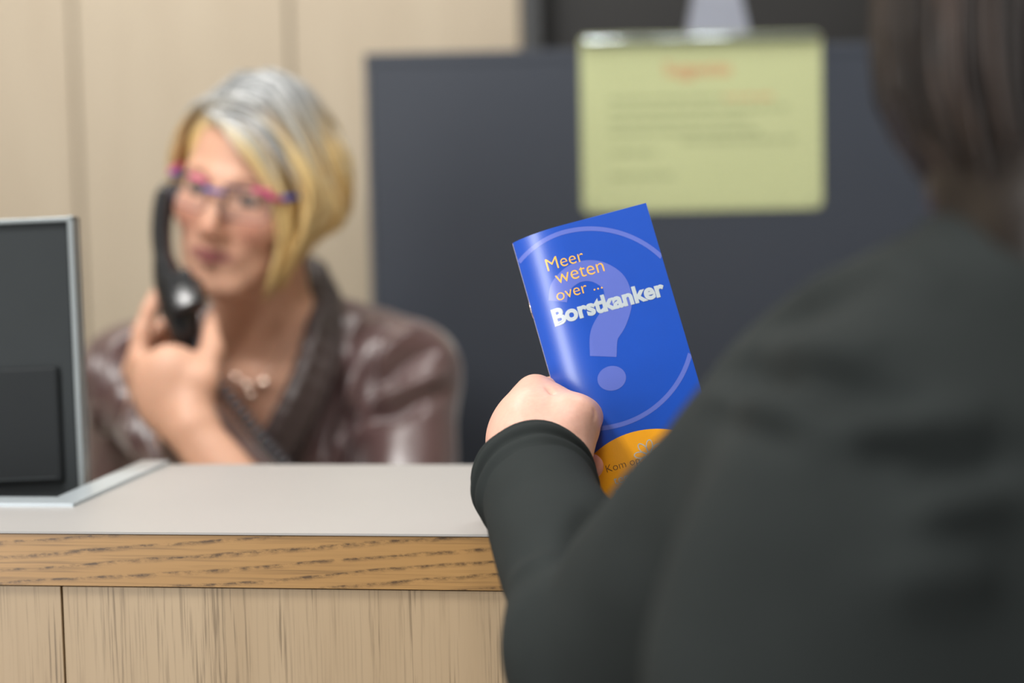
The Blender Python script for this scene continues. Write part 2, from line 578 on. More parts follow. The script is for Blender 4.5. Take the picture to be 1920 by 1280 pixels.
M = dict(
    veneer=oak('pale_oak_veneer', L(186, 172, 150), L(162, 146, 122), L(193, 180, 158), 2, 0.3),
    veneer_dark=plain('dark_joint_board', L(120, 100, 76), 0.8),  # darker brown board behind panels and in joints
    counter_oak=oak('counter_oak_vertical', L(168, 145, 114), L(94, 77, 54), L(180, 158, 128), 2, 0.8, 0.0, 0.45),
    edge_oak=oak('counter_oak_edge', L(160, 121, 69), L(66, 45, 22), L(172, 133, 81), 0, 0.5, 1.0, 0.4),
    laminate=plain('white_laminate', L(164, 162, 160), 0.42, var=0.015, scale=8),
    alu=plain('brushed_aluminium', L(190, 200, 206), 0.35, 0.35, var=0.03),
    frame_metal=plain('grey_metal_frame', L(138, 145, 147), 0.4, 0.3, var=0.03),
    dark_back=plain('dark_plastic_back', L(48, 52, 54), 0.55, spec=0.15, var=0.02),
    recess=plain('dark_plastic_recess', L(40, 43, 45), 0.6, spec=0.12, var=0.02),
    cabinet=plain('slate_laminate', L(58, 64, 75), 0.45, var=0.02, scale=6),
    cabinet_edge=plain('slate_edge', L(98, 100, 104), 0.4),
    door=plain('black_door', L(42, 42, 42), 0.6, var=0.03),
    door_frame=plain('charcoal_frame', L(66, 68, 70), 0.5, var=0.03),
    white=plain('pale_grey_plastic', L(140, 145, 158), 0.5),
    dark=plain('charcoal', L(60, 66, 76), 0.6),
    floor=plain('grey_vinyl', L(140, 134, 126), 0.5, scale=60),
    ceiling=plain('white_paint', L(226, 222, 214), 0.8, var=0.02),
    plaster=plain('cream_paint', L(214, 202, 182), 0.8, var=0.02),
    desk=plain('pale_desk_laminate', L(222, 212, 198), 0.45),
    black=plain('black_gloss_plastic', L(28, 31, 35), 0.24, spec=0.55, var=0.04),
    cord=plain('grey_black_cord', L(66, 70, 78), 0.25, spec=0.8),
    black_matt=plain('black_matt_plastic', L(34, 36, 39), 0.45),
    paper_green=plain('yellow_green_paper', L(197, 203, 155), 0.6, var=0.02, scale=9),
    print_orange=plain('orange_print', L(208, 130, 84), 0.7),
    print_grey=plain('grey_green_print', L(128, 138, 96), 0.7),
    sleeve=glass('clear_sleeve', L(225, 232, 190), 0.12, 0.12),
    rail=plain('polished_rail', L(190, 202, 204), 0.15, 0.85, spec=0.8, var=0.02),
    skin=tinted('skin', 0.45, 0.35, 0.12, 0.08, 300),
    hair=tinted('hair', 0.38, 0.45, 0.0, 0.25, 500),
    satin=cloth('mauve_satin', L(88, 64, 64), 0.36, 0.55, 0.9, 700, 0.08),
    satin_dark=cloth('dark_brown_satin', L(58, 47, 46), 0.42, 0.25, 0.45, 700, 0.08),
    knit=cloth('black_knit', L(42, 46, 46), 0.85, 0.0, 0.06, 1100, 0.2),
    trousers=cloth('dark_trousers', L(40, 42, 48), 0.85),
    shoe=plain('black_leather', L(30, 28, 28), 0.4),
    eye=tinted('eyeball', 0.15, 0.5),
    blue_frame=plain('blue_acetate', L(46, 70, 158), 0.2),
    pink_frame=plain('pink_acetate', L(214, 66, 138), 0.2),
    dark_frame=plain('indigo_acetate', L(52, 48, 84), 0.2),
    lens=glass('spectacle_lens', (1, 1, 1, 1), 0.02, 0.06),
    silver=plain('silver', L(225, 205, 190), 0.2, 0.9),
    paper=plain('white_paper', L(228, 226, 220), 0.7, var=0.02),
    nail=plain('finger_nail', L(236, 206, 196), 0.25, var=0.02),
)
def cover_mat(name, c):
    m = plain(name, c, 0.34, spec=0.5, var=0.02, scale=60, coat=0.7)
    b = m.node_tree.nodes['Principled BSDF']
    b.inputs['Coat Roughness'].default_value = 0.24
    add_bump(m.node_tree, b, noise_node(m.node_tree, coords(m.node_tree), 900, 3), 0.12, 0.0003)
    return m
M['blue'] = cover_mat('blue_cover', L(18, 76, 182))
M['violet'] = cover_mat('violet_print', L(92, 110, 196))
M['orange'] = cover_mat('orange_cover', L(250, 172, 28))
M['gold'] = cover_mat('gold_print', L(255, 190, 66))
M['white_print'] = cover_mat('white_print', L(184, 195, 201))
M['brown_print'] = cover_mat('brown_print', L(92, 66, 44))

# ------------------------------------------------------------------ the room
def struct(name, mb, m, parent=None):
    o = mb.build(name, m, parent)
    if parent is None: o['kind'] = 'structure'
    return o
WALL_Y = 3.35
struct('floor', MB().box((0, 1.0, -0.05), (6, 6.0, 0.1)), M['floor'])
struct('ceiling', MB().box((0, 1.0, 2.75), (6, 6.0, 0.1)), M['ceiling'])
struct('wall_left', MB().box((-3.05, 1.0, 1.35), (0.1, 6.0, 2.7)), M['plaster'])
struct('wall_right', MB().box((3.05, 1.0, 1.35), (0.1, 6.0, 2.7)), M['plaster'])
e_x = P(977, 50, WALL_Y)[0]
wb = struct('wall_back', MB().box(((-3.0 + e_x) / 2, WALL_Y + 0.06, 1.35), (e_x + 3.0, 0.08, 2.7)), M['veneer_dark'])
seams = [P(x, 300, WALL_Y)[0] for x in (150, 552)]
step = seams[1] - seams[0]
xs = [seams[0] - step * k for k in range(6, 0, -1)] + seams + [e_x]
for a, b in zip(xs[:-1], xs[1:]):
    MB().box(((a + b) / 2, WALL_Y + 0.011, 1.35), (b - a - 0.005, 0.022, 2.69), None, 0.002).build('wood_panel', M['veneer'], wb)
struct('wall_back_right', MB().box(((e_x + 3.0) / 2, WALL_Y + 0.15, 1.35), (3.0 - e_x, 0.1, 2.7)), M['plaster'])
tr_w = P(1014, 50, WALL_Y)[0] - e_x
struct('trim_1', MB().box((e_x + tr_w / 2, WALL_Y + 0.05, 1.35), (tr_w, 0.12, 2.69), None, 0.004), M['door_frame'])
dr = struct('door_1', MB().box((e_x + tr_w + 0.55, WALL_Y + 0.08, 1.34), (1.1, 0.04, 2.68), None, 0.003), M['door'])
hx = e_x + tr_w + 1.0
MB().tube([(hx, WALL_Y + 0.06, 1.02), (hx, WALL_Y + 0.0, 1.02), (hx - 0.12, WALL_Y + 0.0, 1.02)], 0.009, 10).build('door_handle', M['alu'], dr, True)

# ------------------------------------------------------------------ slate cabinet with the notice
CY = 2.80
cx0 = P(689, 300, CY)[0]
ctop = P(835, 99, CY)[2]
cw = 1.25
cab = tag(empty('cabinet', (cx0 + cw / 2, CY + 0.17, 0)), 'tall dark slate grey cabinet behind the woman on the phone', 'cabinet')
MB().box((cx0 + cw / 2, CY + 0.185, ctop / 2 + 0.02), (cw - 0.006, 0.33, ctop - 0.045), None, 0.002).build('body', M['cabinet'], cab)
MB().box((cx0 + cw / 2, CY + 0.18, ctop - 0.009), (cw, 0.36, 0.018), None, 0.002).build('top_panel', M['cabinet'], cab)
MB().box((cx0 + 0.003, CY + 0.012, ctop / 2), (0.006, 0.024, ctop - 0.02), None, 0.001).build('edge_strip', M['cabinet_edge'], cab)
MB().box((cx0 + cw / 2 + 0.003, CY + 0.01, ctop / 2 + 0.01), (cw - 0.008, 0.02, ctop - 0.045), None, 0.002).build('front_panel', M['cabinet'], cab)
MB().box((cx0 + cw / 2, CY + 0.19, 0.03), (cw - 0.05, 0.30, 0.06)).build('plinth', M['black_matt'], cab)

def rounded(w, h, r, n=6):
    pts = []
    for cx, cy, a0 in ((w / 2 - r, h / 2 - r, 0), (-w / 2 + r, h / 2 - r, 90), (-w / 2 + r, -h / 2 + r, 180), (w / 2 - r, -h / 2 + r, 270)):
        for k in range(n + 1):
            a = math.radians(a0 + 90 * k / n)
            pts.append((cx + r * math.cos(a), cy + r * math.sin(a)))
    return pts
def plate(mb, c, ex, ey, ez, poly, th):
    "flat plate: poly in the ex/ey plane, th thick towards ez"
    n = len(poly)
    c, ex, ey, ez = map(np.asarray, (c, ex, ey, ez))
    V = [c + ex * p[0] + ey * p[1] for p in poly] + [c + ex * p[0] + ey * p[1] + ez * th for p in poly]
    F = [tuple(range(n))[::-1], tuple(range(n, 2 * n))] + [(i, (i + 1) % n, n + (i + 1) % n, n + i) for i in range(n)]
    return mb.add(V, F)
TILT = math.radians(-0.1)
sx_, sz_ = np.array([math.cos(TILT), 0, math.sin(TILT)]), np.array([-math.sin(TILT), 0, math.cos(TILT)])
sn_ = np.array([0, -1.0, 0])
sc_ = P(1314, 230, CY - 0.004)
SW, SH = 449 / FPX * CY, 328 / FPX * CY
notice = tag(empty('notice', (sc_[0], CY - 0.003, sc_[2] - SH / 2)), 'yellow green printed notice in a clear sleeve on the slate cabinet', 'notice')
def sp(a, b, off=0.0):
    return np.array([sc_[0], CY, sc_[2]]) + sx_ * a + sz_ * b + sn_ * off
mb = MB(); plate(mb, sp(0, 0, 0.0005), sx_, sz_, sn_, rounded(SW, SH, 0.010), 0.0008); mb.build('backing', M['paper_green'], notice)
mb = MB(); plate(mb, sp(0, -0.004, 0.0014), sx_, sz_, sn_, rounded(SW - 0.020, SH - 0.024, 0.002), 0.0006)
sheet = mb.build('sheet', M['paper_green'], notice)
mb = MB(); plate(mb, sp(0, 0, 0.0026), sx_, sz_, sn_, rounded(SW, SH, 0.010), 0.0006); mb.build('clear_sleeve', M['sleeve'], notice)
MB().tube([sp(-SW / 2 + 0.004, SH / 2 - 0.007, 0.006), sp(-SW / 2 + 0.008, SH / 2 - 0.007, 0.006), sp(SW / 2 - 0.008, SH / 2 - 0.007, 0.006), sp(SW / 2 - 0.004, SH / 2 - 0.007, 0.006)], [0.006, 0.009, 0.009, 0.006], 14, False, None, 0.6).build('top_rail', M['rail'], notice, True)
for a, b in ((SW / 2 - 0.012, -SH / 2 + 0.010), (-SW / 2 + 0.012, -SH / 2 + 0.010)):
    mb = MB(); plate(mb, sp(a, b, 0.0034), sx_, sz_, sn_, rounded(0.018, 0.014, 0.006), 0.002); mb.build('corner_cap', M['sleeve'], notice)

def text_mesh(name, body, size, offset=0.0, spacing=1.0, shear=0.0, bevel=0.0):
    cu = bpy.data.curves.new(name, 'FONT')
    cu.body, cu.size, cu.offset, cu.space_character, cu.shear = body, size, offset, spacing, shear
    cu.resolution_u = 5
    cu.bevel_depth, cu.bevel_resolution = bevel, 1
    o = bpy.data.objects.new(name, cu)
    COL.objects.link(o)
    bpy.context.view_layer.update()
    me = bpy.data.meshes.new_from_object(o.evaluated_get(bpy.context.evaluated_depsgraph_get()))
    bpy.data.objects.remove(o)
    bm = bmesh.new(); bm.from_mesh(me)
    bmesh.ops.triangulate(bm, faces=bm.faces)
    bm.verts.index_update()
    v = np.array([tuple(p.co) for p in bm.verts])
    f = [[q.index for q in t.verts] for t in bm.faces]
    bm.free()
    return v, f
v, f = text_mesh('heading', 'Suggesties', 0.026, 0.0006)
w = v[:, 0].max()
v[:, 0] *= 0.094 / w
MB().add([sp(p[0] - 0.052, p[1] + 0.066, 0.0023) for p in v], f).build('heading', M['print_orange'], sheet)
rows = [(0.034, 0.0, 0.155, M['print_grey']), (0.034, 0.16, 0.225, M['print_orange']), (0.018, 0.0, 0.25, M['print_grey']), (0.002, 0.0, 0.19, M['print_grey']),
        (-0.014, 0.0, 0.205, M['print_grey']), (-0.026, 0.10, 0.255, M['print_grey']), (-0.040, 0.0, 0.062, M['print_grey']), (-0.073, 0.0, 0.085, M['print_grey'])]
for (b, a0, a1, m) in rows:
    mb = MB(); x = a0
    while x < a1:
        ww = min(random.uniform(0.008, 0.026), a1 - x + 0.004)
        plate(mb, sp(-0.128 + x + ww / 2, b, 0.0020), sx_, sz_, sn_, [(ww / 2, 0.0021), (-ww / 2, 0.0021), (-ww / 2, -0.0021), (ww / 2, -0.0021)], 0.0004)
        x += ww + 0.0035
    mb.build('text_line', m, sheet)

# small white tapering stand on top of the cabinet
tx = P(1340, 60, CY + 0.12)
stand = tag(empty('tapered_stand', (tx[0], CY + 0.12, ctop)), 'small white tapering stand with a dark slot on the cabinet top', 'stand')
R4 = lambda a, z: [(a, a * 0.7, z), (-a, a * 0.7, z), (-a, -a * 0.7, z), (a, -a * 0.7, z)]
mb = MB()
V = []
for a, z in ((0.046, 0.0), (0.046, 0.012), (0.032, 0.085), (0.022, 0.105)):
    V += [(tx[0] + p[0], CY + 0.12 + p[1], ctop + p[2]) for p in R4(a, z)]
F = [(3, 2, 1, 0), (12, 13, 14, 15)] + [(4 * i + k, 4 * i + (k + 1) % 4, 4 * i + 4 + (k + 1) % 4, 4 * i + 4 + k) for i in range(3) for k in range(4)]
mb.add(V, F).build('body', M['white'], stand)
mb = MB(); plate(mb, (tx[0], CY + 0.12 - 0.0335, ctop + 0.001), (1, 0, 0), (0, 0.22, 1), (0, -1, 0), [(-0.009, 0), (0.009, 0), (0.003, 0.042), (-0.003, 0.042)], 0.002)
mb.build('slot', M['dark'], stand)

# ------------------------------------------------------------------ reception counter
TOP = 1.10
A = math.radians(-9.3)
e1 = np.array([math.cos(A), math.sin(A), 0]); e2 = np.array([-math.sin(A), math.cos(A), 0]); ez = np.array([0, 0, 1.0])
F0 = on_level(450, 998, TOP)
def uv(p):
    q = np.asarray(p) - F0
    return q @ e1, q @ e2
def ct(u, v, z=0.0):
    return F0 + e1 * u + e2 * v + ez * (z - TOP if z > 0.2 else z)
RM = np.stack([e1, e2, ez], 1)
back = np.mean([uv(on_level(x, y, TOP))[1] for x, y in ((320, 868), (600, 870), (885, 873))])
nc = uv(on_level(137, 950, TOP))          # front right corner of the notch, outer edge of its metal strip
nb = uv(on_level(320, 868, TOP))
ni = uv(on_level(106, 938, TOP))
sw = nc[0] - ni[0]                         # strip width
sw2 = ni[1] - nc[1]
U0, U1 = -1.3, 1.25
slope = (nb[0] - nc[0]) / (nb[1] - nc[1])
ub = nc[0] + slope * (back - nc[1])
cnt = tag(empty('reception_counter', tuple(F0 - ez * TOP)), 'oak fronted reception counter with a pale laminate top', 'counter')
cnt.rotation_euler = (0, 0, A)
poly = [(U0, 0), (U1, 0), (U1, back), (ub, back), (nc[0], nc[1]), (U0, nc[1])]
def cprism(pl, z0, z1):
    mb = MB().prism(pl, z0, z1)
    mb.v = [tuple(F0 + e1 * p[0] + e2 * p[1] + ez * p[2]) for p in mb.v]
    return mb
def cpart(name, mb, m):
    "part whose own axes follow the counter, so the grain runs true"
    inv = np.linalg.inv(RM)
    o = mb.build(name, m, cnt)
    me = o.data
    T = Matrix.Translation(Vector(F0 - ez * TOP)) @ Matrix(RM.tolist()).to_4x4()
    me.transform(T.inverted())
    o.matrix_parent_inverse = Matrix.Identity(4)
    return o
EDGE = 0.0405
cpart('worktop', cprism([(p[0], p[1] - (0.001 if i < 2 else 0)) for i, p in enumerate(poly)], -0.0016, 0), M['laminate'])
chip_u = uv(on_level(896, 1001, TOP))[0]
cpart('edge_band', cprism([(U0, 0.0), (U1, 0.0), (U1, 0.022), (U0, 0.022)], -EDGE, -0.0024), M['edge_oak'])
cpart('core_board', cprism([(p[0], p[1] + (0.022 if i < 2 else 0)) for i, p in enumerate(poly)], -EDGE, -0.002), M['desk'])
cpart('joint_line', cprism([(U0, 0.0012), (U1, 0.0012), (U1, 0.02), (U0, 0.02)], -0.0025, -0.0015), M['veneer_dark'])
seam_u = uv(EYE + ray(116, 1180) * ((F0 - EYE) @ e2) / (ray(116, 1180) @ e2))[0]
pw = 0.95
cuts = [seam_u - 2 * pw, seam_u - pw, seam_u, seam_u + pw, seam_u + 2 * pw, seam_u + 3 * pw]
for a, b in zip(cuts[:-1], cuts[1:]):
    a, b = max(a, U0), min(b, U1)
    if b - a < 0.05: continue
    mb = MB().box((0, 0, 0), (b - a - 0.0014, 0.018, TOP - EDGE - 0.06), None, 0.0006)
    mb.v = [tuple(F0 + e1 * ((a + b) / 2 + p[0]) + e2 * (0.0115 + p[1]) + ez * (p[2] - EDGE - 0.0012 - (TOP - EDGE - 0.06) / 2)) for p in mb.v]
    cpart('front_panel', mb, M['counter_oak'])
cpart('carcass', cprism([(U0, 0.0215), (U1, 0.0215), (U1, 0.06), (U0, 0.06)], -TOP + 0.05, -EDGE), M['veneer_dark'])
cpart('plinth', cprism([(U0, 0.03), (U1, 0.03), (U1, 0.07), (U0, 0.07)], -TOP, -TOP + 0.055), M['black_matt'])
for u in (U0 + 0.02, U1 - 0.02):
    cpart('side_panel', cprism([(u - 0.018, 0.06), (u + 0.018, 0.06), (u + 0.018, back - 0.01), (u - 0.018, back - 0.01)], -TOP, -EDGE), M['counter_oak'])
# metal strips round the notch, mitred at the corner
th = 0.003
cpart('notch_strip', cprism([(U0, nc[1]), (nc[0], nc[1]), (ni[0], ni[1]), (U0, ni[1])], -0.006, th), M['alu'])
k = (back + 0.004 - nc[1])
cpart('notch_strip', cprism([(nc[0] + 0.0008, nc[1]), (nc[0] + slope * k, nc[1] + k), (nc[0] + slope * k - sw, nc[1] + k), (ni[0] + 0.0008, ni[1])], -0.006, th), M['alu'])

# lower work desk behind the counter
DZ = 0.90
desk = tag(empty('work_desk', tuple(ct(0, 0.5) * np.array([1, 1, 0]))), 'pale desk on the staff side of the counter', 'desk')
def dbox(name, u, v, z, su, sv, sz, m):
    return MB().box(F0 + e1 * u + e2 * v + ez * (z - TOP), (su, sv, sz), RM, 0.002).build(name, m, desk)
dbox('desktop', -0.02, 0.38, DZ - 0.0125, 2.4, 0.60, 0.025, M['desk'])
for u in (-1.17, 1.13):
    dbox('leg_panel', u, 0.38, (DZ - 0.025) / 2, 0.025, 0.56, DZ - 0.025, M['desk'])

# ------------------------------------------------------------------ computer monitor in the notch, seen from behind
MD = 1.70
tr = P(137, 404, MD); br = P(159.5, 908, MD)
mu = (tr - br) / np.linalg.norm(tr - br)
mn = np.array([0, -1.0, 0]); mn = mn - mu * (mn @ mu); mn /= np.linalg.norm(mn)
mr = np.cross(mu, -mn); mr = mr / np.linalg.norm(mr)
if mr[0] < 0: mr = -mr
MW, MH = 0.52, 0.315
mc = tr - mr * MW / 2 - mu * MH / 2
RMo = np.stack([mr, -mn, mu], 1)
mon = tag(empty('computer_monitor', (mc[0], mc[1] + 0.05, DZ)), 'dark backed computer monitor with a thin silver frame left of the phone', 'monitor')
def mbox(name, a, dep, b, sx, sy, sz, m, bev=0.002):
    return MB().box(mc + mr * a - mn * dep + mu * b, (sx, sy, sz), RMo, bev).build(name, m, mon)
mbox('screen', 0, 0.022, 0, MW - 0.012, 0.006, MH - 0.012, M['black'], 0.001)
mbox('back_cover', 0, 0.011, 0, MW - 0.011, 0.016, MH - 0.008, M['dark_back'], 0.002)
bt = 0.0052
fr = mbox('frame', 0, 0.012, MH / 2 - bt / 2, MW, 0.026, bt * 0.8, M['frame_metal'], 0.001)
mbox('frame_side', MW / 2 - bt / 2, 0.012, 0, bt, 0.026, MH, M['frame_metal'], 0.001)
mbox('frame_side', -MW / 2 + bt / 2, 0.012, 0, bt, 0.026, MH, M['frame_metal'], 0.001)
mbox('frame', 0, 0.012, -MH / 2 + bt / 2, MW, 0.026, bt, M['frame_metal'], 0.001)
# raised housing low on the back
hw = 0.40
a1 = MW / 2 - 0.0185 - hw / 2
mbox('housing', a1 - 0.0, 0.0015, -0.020, hw, 0.008, 0.100, M['recess'], 0.003)
mbox('vent_strip', a1, -0.0028, -0.0655, hw - 0.01, 0.002, 0.002, M['dark_back'], 0.0005)
foot = np.array([mc[0], mc[1] + 0.06, DZ])
MB().box((mc[0], mc[1] + 0.045, DZ + 0.09), (0.05, 0.014, 0.17), None, 0.003).build('neck', M['alu'], mon)
MB().box((mc[0], mc[1] + 0.06, DZ + 0.005), (0.22, 0.17, 0.010), None, 0.004).build('foot', M['dark_back'], mon)

# ------------------------------------------------------------------ the booklet
BC0 = P(962, 447, 1.475); 
bx = P(1211, 381, 1.482) - BC0
BW = np.linalg.norm(bx); bx /= BW
byv = P(1135.5, 947, 1.442) - BC0
byv -= bx * (byv @ bx); byv /= np.linalg.norm(byv)       # runs down the spine
bn = np.cross(byv, bx)
if bn @ FWD > 0: bn = -bn                                # towards the reader
BH = BW * 2.1
TH = 0.0026
def cover_off(u):
    "cover rolls back towards the fold on the left and is gently bowed"
    t = np.clip(u / BW, 0, 1)
    return -0.0022 * np.exp(-t / 0.035) - 0.0145 * np.clip(1 - t / 0.36, 0, 1) ** 2
def bk(u, v, off=0.0):
    return BC0 + bx * u + byv * v + bn * (TH / 2 + off + float(cover_off(u)))
book = tag(empty('booklet', tuple(bk(BW * 0.5, BH, -0.001))), 'slim blue and orange booklet with a large question mark, held in the hand', 'booklet')
nu = 40
us = np.concatenate([np.linspace(0, 0.4, 26), np.linspace(0.4, 1, 14)[1:]]) * BW
def sheet_mesh(name, inset, off0, off1, m):
    mb = MB()
    V = []
    for u in us:
        uu = min(u, BW - inset)
        for (v, o) in ((inset, off1), (BH - inset, off1), (BH - inset, off0), (inset, off0)):
            V.append(bk(uu, v, o))
    n = len(us)
    F = [(4 * i + k, 4 * i + (k + 1) % 4, 4 * i + 4 + (k + 1) % 4, 4 * i + 4 + k) for i in range(n - 1) for k in range(4)]
    F += [(0, 1, 2, 3), (4 * n - 4, 4 * n - 1, 4 * n - 2, 4 * n - 3)]
    return mb.add(V, F).build(name, m, book, False)
fc = sheet_mesh('front_cover', 0.0, -0.0003, 0.0, M['blue'])
for p_ in fc.data.polygons: p_.use_smooth = True
fc.data.set_sharp_from_angle(angle=math.radians(35))
for k in range(5):
    sheet_mesh('page', 0.0004 + 0.0003 * (k % 2), -0.0004 - 0.0004 * k - 0.0003, -0.0004 - 0.0004 * k, M['paper'])
sheet_mesh('back_cover', 0.0, -0.0027, -0.0024, M['orange'])
for v in (0.245 * BH, 0.76 * BH):
    MB().tube([bk(-0.0002, v - 0.006, -0.0004), bk(-0.0004, v, 0.0000), bk(-0.0002, v + 0.006, -0.0004)], 0.0005, 6).build('staple', M['silver'], book, True)
def printed(name, pts, faces, m, off=0.00016, rise=None):
    W = [bk(p[0], p[1], off + (rise[i] if rise is not None else 0)) for i, p in enumerate(pts)]
    fs = []
    for q in faces:
        a, b, c = (W[i] for i in q[:3])
        fs.append(tuple(q) if rise is not None and len(q) and rise.max() > 1e-6 or np.cross(b - a, c - a) @ bn > 0 else tuple(q)[::-1])
    o = MB().add(W, fs).build(name, m, fc, False, False)
    return o
def bpx(x, y):
    "place on the cover from the drawing of it"
    v = ray(x, y)
    t = ((BC0 + bn * TH / 2 - EYE) @ bn) / (v @ bn)
    q = EYE + v * t - BC0
    return q @ bx, q @ byv
def band(path, widths, off, name, m):
    p = np.asarray(path); t = np.gradient(p, axis=0); t /= np.linalg.norm(t, axis=1)[:, None]
    nn = np.stack([-t[:, 1], t[:, 0]], 1) * (np.asarray(widths) / 2)[:, None]
    n, K = len(p), max(1, int(np.max(widths) / 0.0025))
    V = np.concatenate([p + nn * (1 - 2 * k / K) for k in range(K + 1)])
    ok = [i for i in range(n - 1) if 0 <= p[i][0] <= BW and 0 <= p[i + 1][0] <= BW]
    V[:, 0] = np.clip(V[:, 0], 0, BW)
    return printed(name, V, [(k * n + i, k * n + i + 1, (k + 1) * n + i + 1, (k + 1) * n + i) for k in range(K) for i in ok], m, off)
# ring
ang = np.linspace(0, 2 * math.pi, 181)
q1, q2, q3 = np.array(bpx(1120, 429)), np.array(bpx(1243, 484)), np.array(bpx(1150, 799))
def circ(a, b, c):
    Am = 2 * np.array([b - a, c - a]); bb = np.array([b @ b - a @ a, c @ c - a @ a])
    o = np.linalg.solve(Am, bb)
    return o, np.linalg.norm(a - o)
ro, rr = circ(q1, q2, q3)
band([(ro[0] + rr * math.cos(t), ro[1] + rr * math.sin(t)) for t in ang], np.full(181, 0.0034), 0.00008, 'ring', M['violet'])
# question mark
qp = [bpx(x, y) for x, y in ((1046, 563), (1052, 535), (1082, 511), (1118, 509), (1150, 529), (1159, 562), (1150, 596), (1133, 628), (1131, 668))]
qpath = smooth_path(qp, 70)
tq = np.linspace(0, 1, 70)
qw = np.interp(tq, [0, 0.3, 0.5, 0.62, 0.8, 1], [0.0135, 0.0155, 0.0185, 0.0205, 0.0215, 0.0195])
band(qpath, qw, 0.00011, 'question_mark', M['violet'])
dc = np.array(bpx(1147, 709)); dr_ = np.array(bpx(1174, 707)) - dc; dr_ = np.linalg.norm(dr_)
printed('question_dot', [dc] + [dc + dr_ * k / 6 * np.array([math.cos(t), 0.86 * math.sin(t)]) for k in range(1, 7) for t in np.linspace(0, 2 * math.pi, 33)[:-1]],
        [(0, 1 + i, 1 + (i + 1) % 32) for i in range(32)] + [(1 + 32 * k + i, 33 + 32 * k + i, 33 + 32 * k + (i + 1) % 32, 1 + 32 * k + (i + 1) % 32) for k in range(5) for i in range(32)], M['violet'], 0.00011)
# orange foot with a curved top
o1, o2, o3 = np.array(bpx(1118, 846)), np.array(bpx(1170, 815)), np.array(bpx(1243, 804))
oo, orr = circ(o1, o2, o3)
V, F = [], []
uo = np.linspace(0, BW, 60)
for u in uo:
    y = oo[1] - math.sqrt(max(orr ** 2 - (u - oo[0]) ** 2, 1e-8)) if abs(u - oo[0]) < orr else oo[1]
    V += [(u, min(y, BH)), (u, BH)]
F = [(2 * i, 2 * i + 1, 2 * i + 3, 2 * i + 2) for i in range(59)]
printed('orange_foot', V, F, M['orange'], 0.00010)
def word(name, body, x0, y0, x1, m, off=0.0002, fat=0.0, height=None):
    a, b = np.array(bpx(x0, y0)), None
    v, f = text_mesh(name, body, 0.02, min(fat, 0), bevel=max(fat, 0))
    w = v[:, 0].max() - v[:, 0].min()
    tgt = (x1 - x0) / 258.0 * BW / math.cos(math.radians(14.5))
    s = tgt / w
    hs_ = s if height is None else height / (v[:, 1].max() - min(0, v[:, 1].min()))
    pts = [(a[0] + (p[0] - v[:, 0].min()) * s, a[1] - p[1] * hs_) for p in v]
    return printed(name, pts, f, m, off, v[:, 2] * 0.05)
word('word', 'Meer', 1028, 507, 1096, M['gold'], fat=-0.0002)
word('word', 'weten', 1045, 532, 1134, M['gold'], fat=-0.0002)
word('word', 'over ...', 1046, 563, 1130, M['gold'], fat=-0.0002)
word('word', 'Borstkanker', 1041, 608, 1248, M['white_print'], fat=0.00085)
word('word', 'Kom op', 1139, 885, 1200, M['brown_print'], fat=-0.0003)
word('word', 'tegen', 1153, 908, 1200, M['white_print'], fat=-0.0002)
word('word', 'Kanker', 1160, 934, 1222, M['white_print'], fat=0.0002)
fcx = np.array(bpx(1218, 853))
for k in range(8):
    a = math.radians(k * 45 + 15)
    d = np.array([math.cos(a), math.sin(a)]); e = np.array([-d[1], d[0]])
    path = [fcx + d * (0.0067 + 0.0045 * math.cos(t)) + e * 0.0023 * math.sin(t) for t in np.linspace(0, 2 * math.pi, 25)]
    band(path, np.full(25, 0.0007), 0.0002, 'flower_petal', M['white_print'])

# ------------------------------------------------------------------ woman on the phone
SK = np.array(L(222, 174, 148)[:3]); SK2 = np.array(L(206, 142, 122)[:3]); LIP = np.array(L(150, 88, 92)[:3])
hs = 0.97
yaw, pit, rol = math.radians(16), math.radians(7), math.radians(14)
hf = np.array([-math.sin(yaw), -math.cos(yaw), 0]); hsd = np.array([math.cos(yaw), -math.sin(yaw), 0]); hu = np.array([0, 0, 1.0])
hf, hu = hf * math.cos(pit) - hu * math.sin(pit), hu * math.cos(pit) + hf * math.sin(pit)
hu, hsd = hu * math.cos(rol) + hsd * math.sin(rol), hsd * math.cos(rol) - hu * math.sin(rol)
HR = np.stack([hsd, hf, hu], 1)
HO = P(414, 364, 2.195) - hf * 0.086 * hs
def hd(s, f, u):
    return HO + (hsd * s + hf * f + hu * u) * hs
def to_head(V):
    return (V - HO) @ HR / hs
nb0 = P(512, 600, 2.345)
fld = Field(nb0 - np.array([0.20, 0.24, 0.28]), nb0 + np.array([0.20, 0.17, 0.34]), 0.0026)
def E(s, f, u, rs, rf, ru, k=0.015, sub=False):
    fld.ell(hd(s, f, u), np.array([rs, rf, ru]) * hs, HR, k, sub)
def Cc(a, b, ra, rb, k=0.008, sub=False):
    fld.cap(hd(*a), hd(*b), ra * hs, rb * hs, k, sub)
E(0, -0.012, 0.035, 0.074, 0.094, 0.086, 0.02)
E(0, 0.034, -0.035, 0.060, 0.052, 0.078, 0.03)
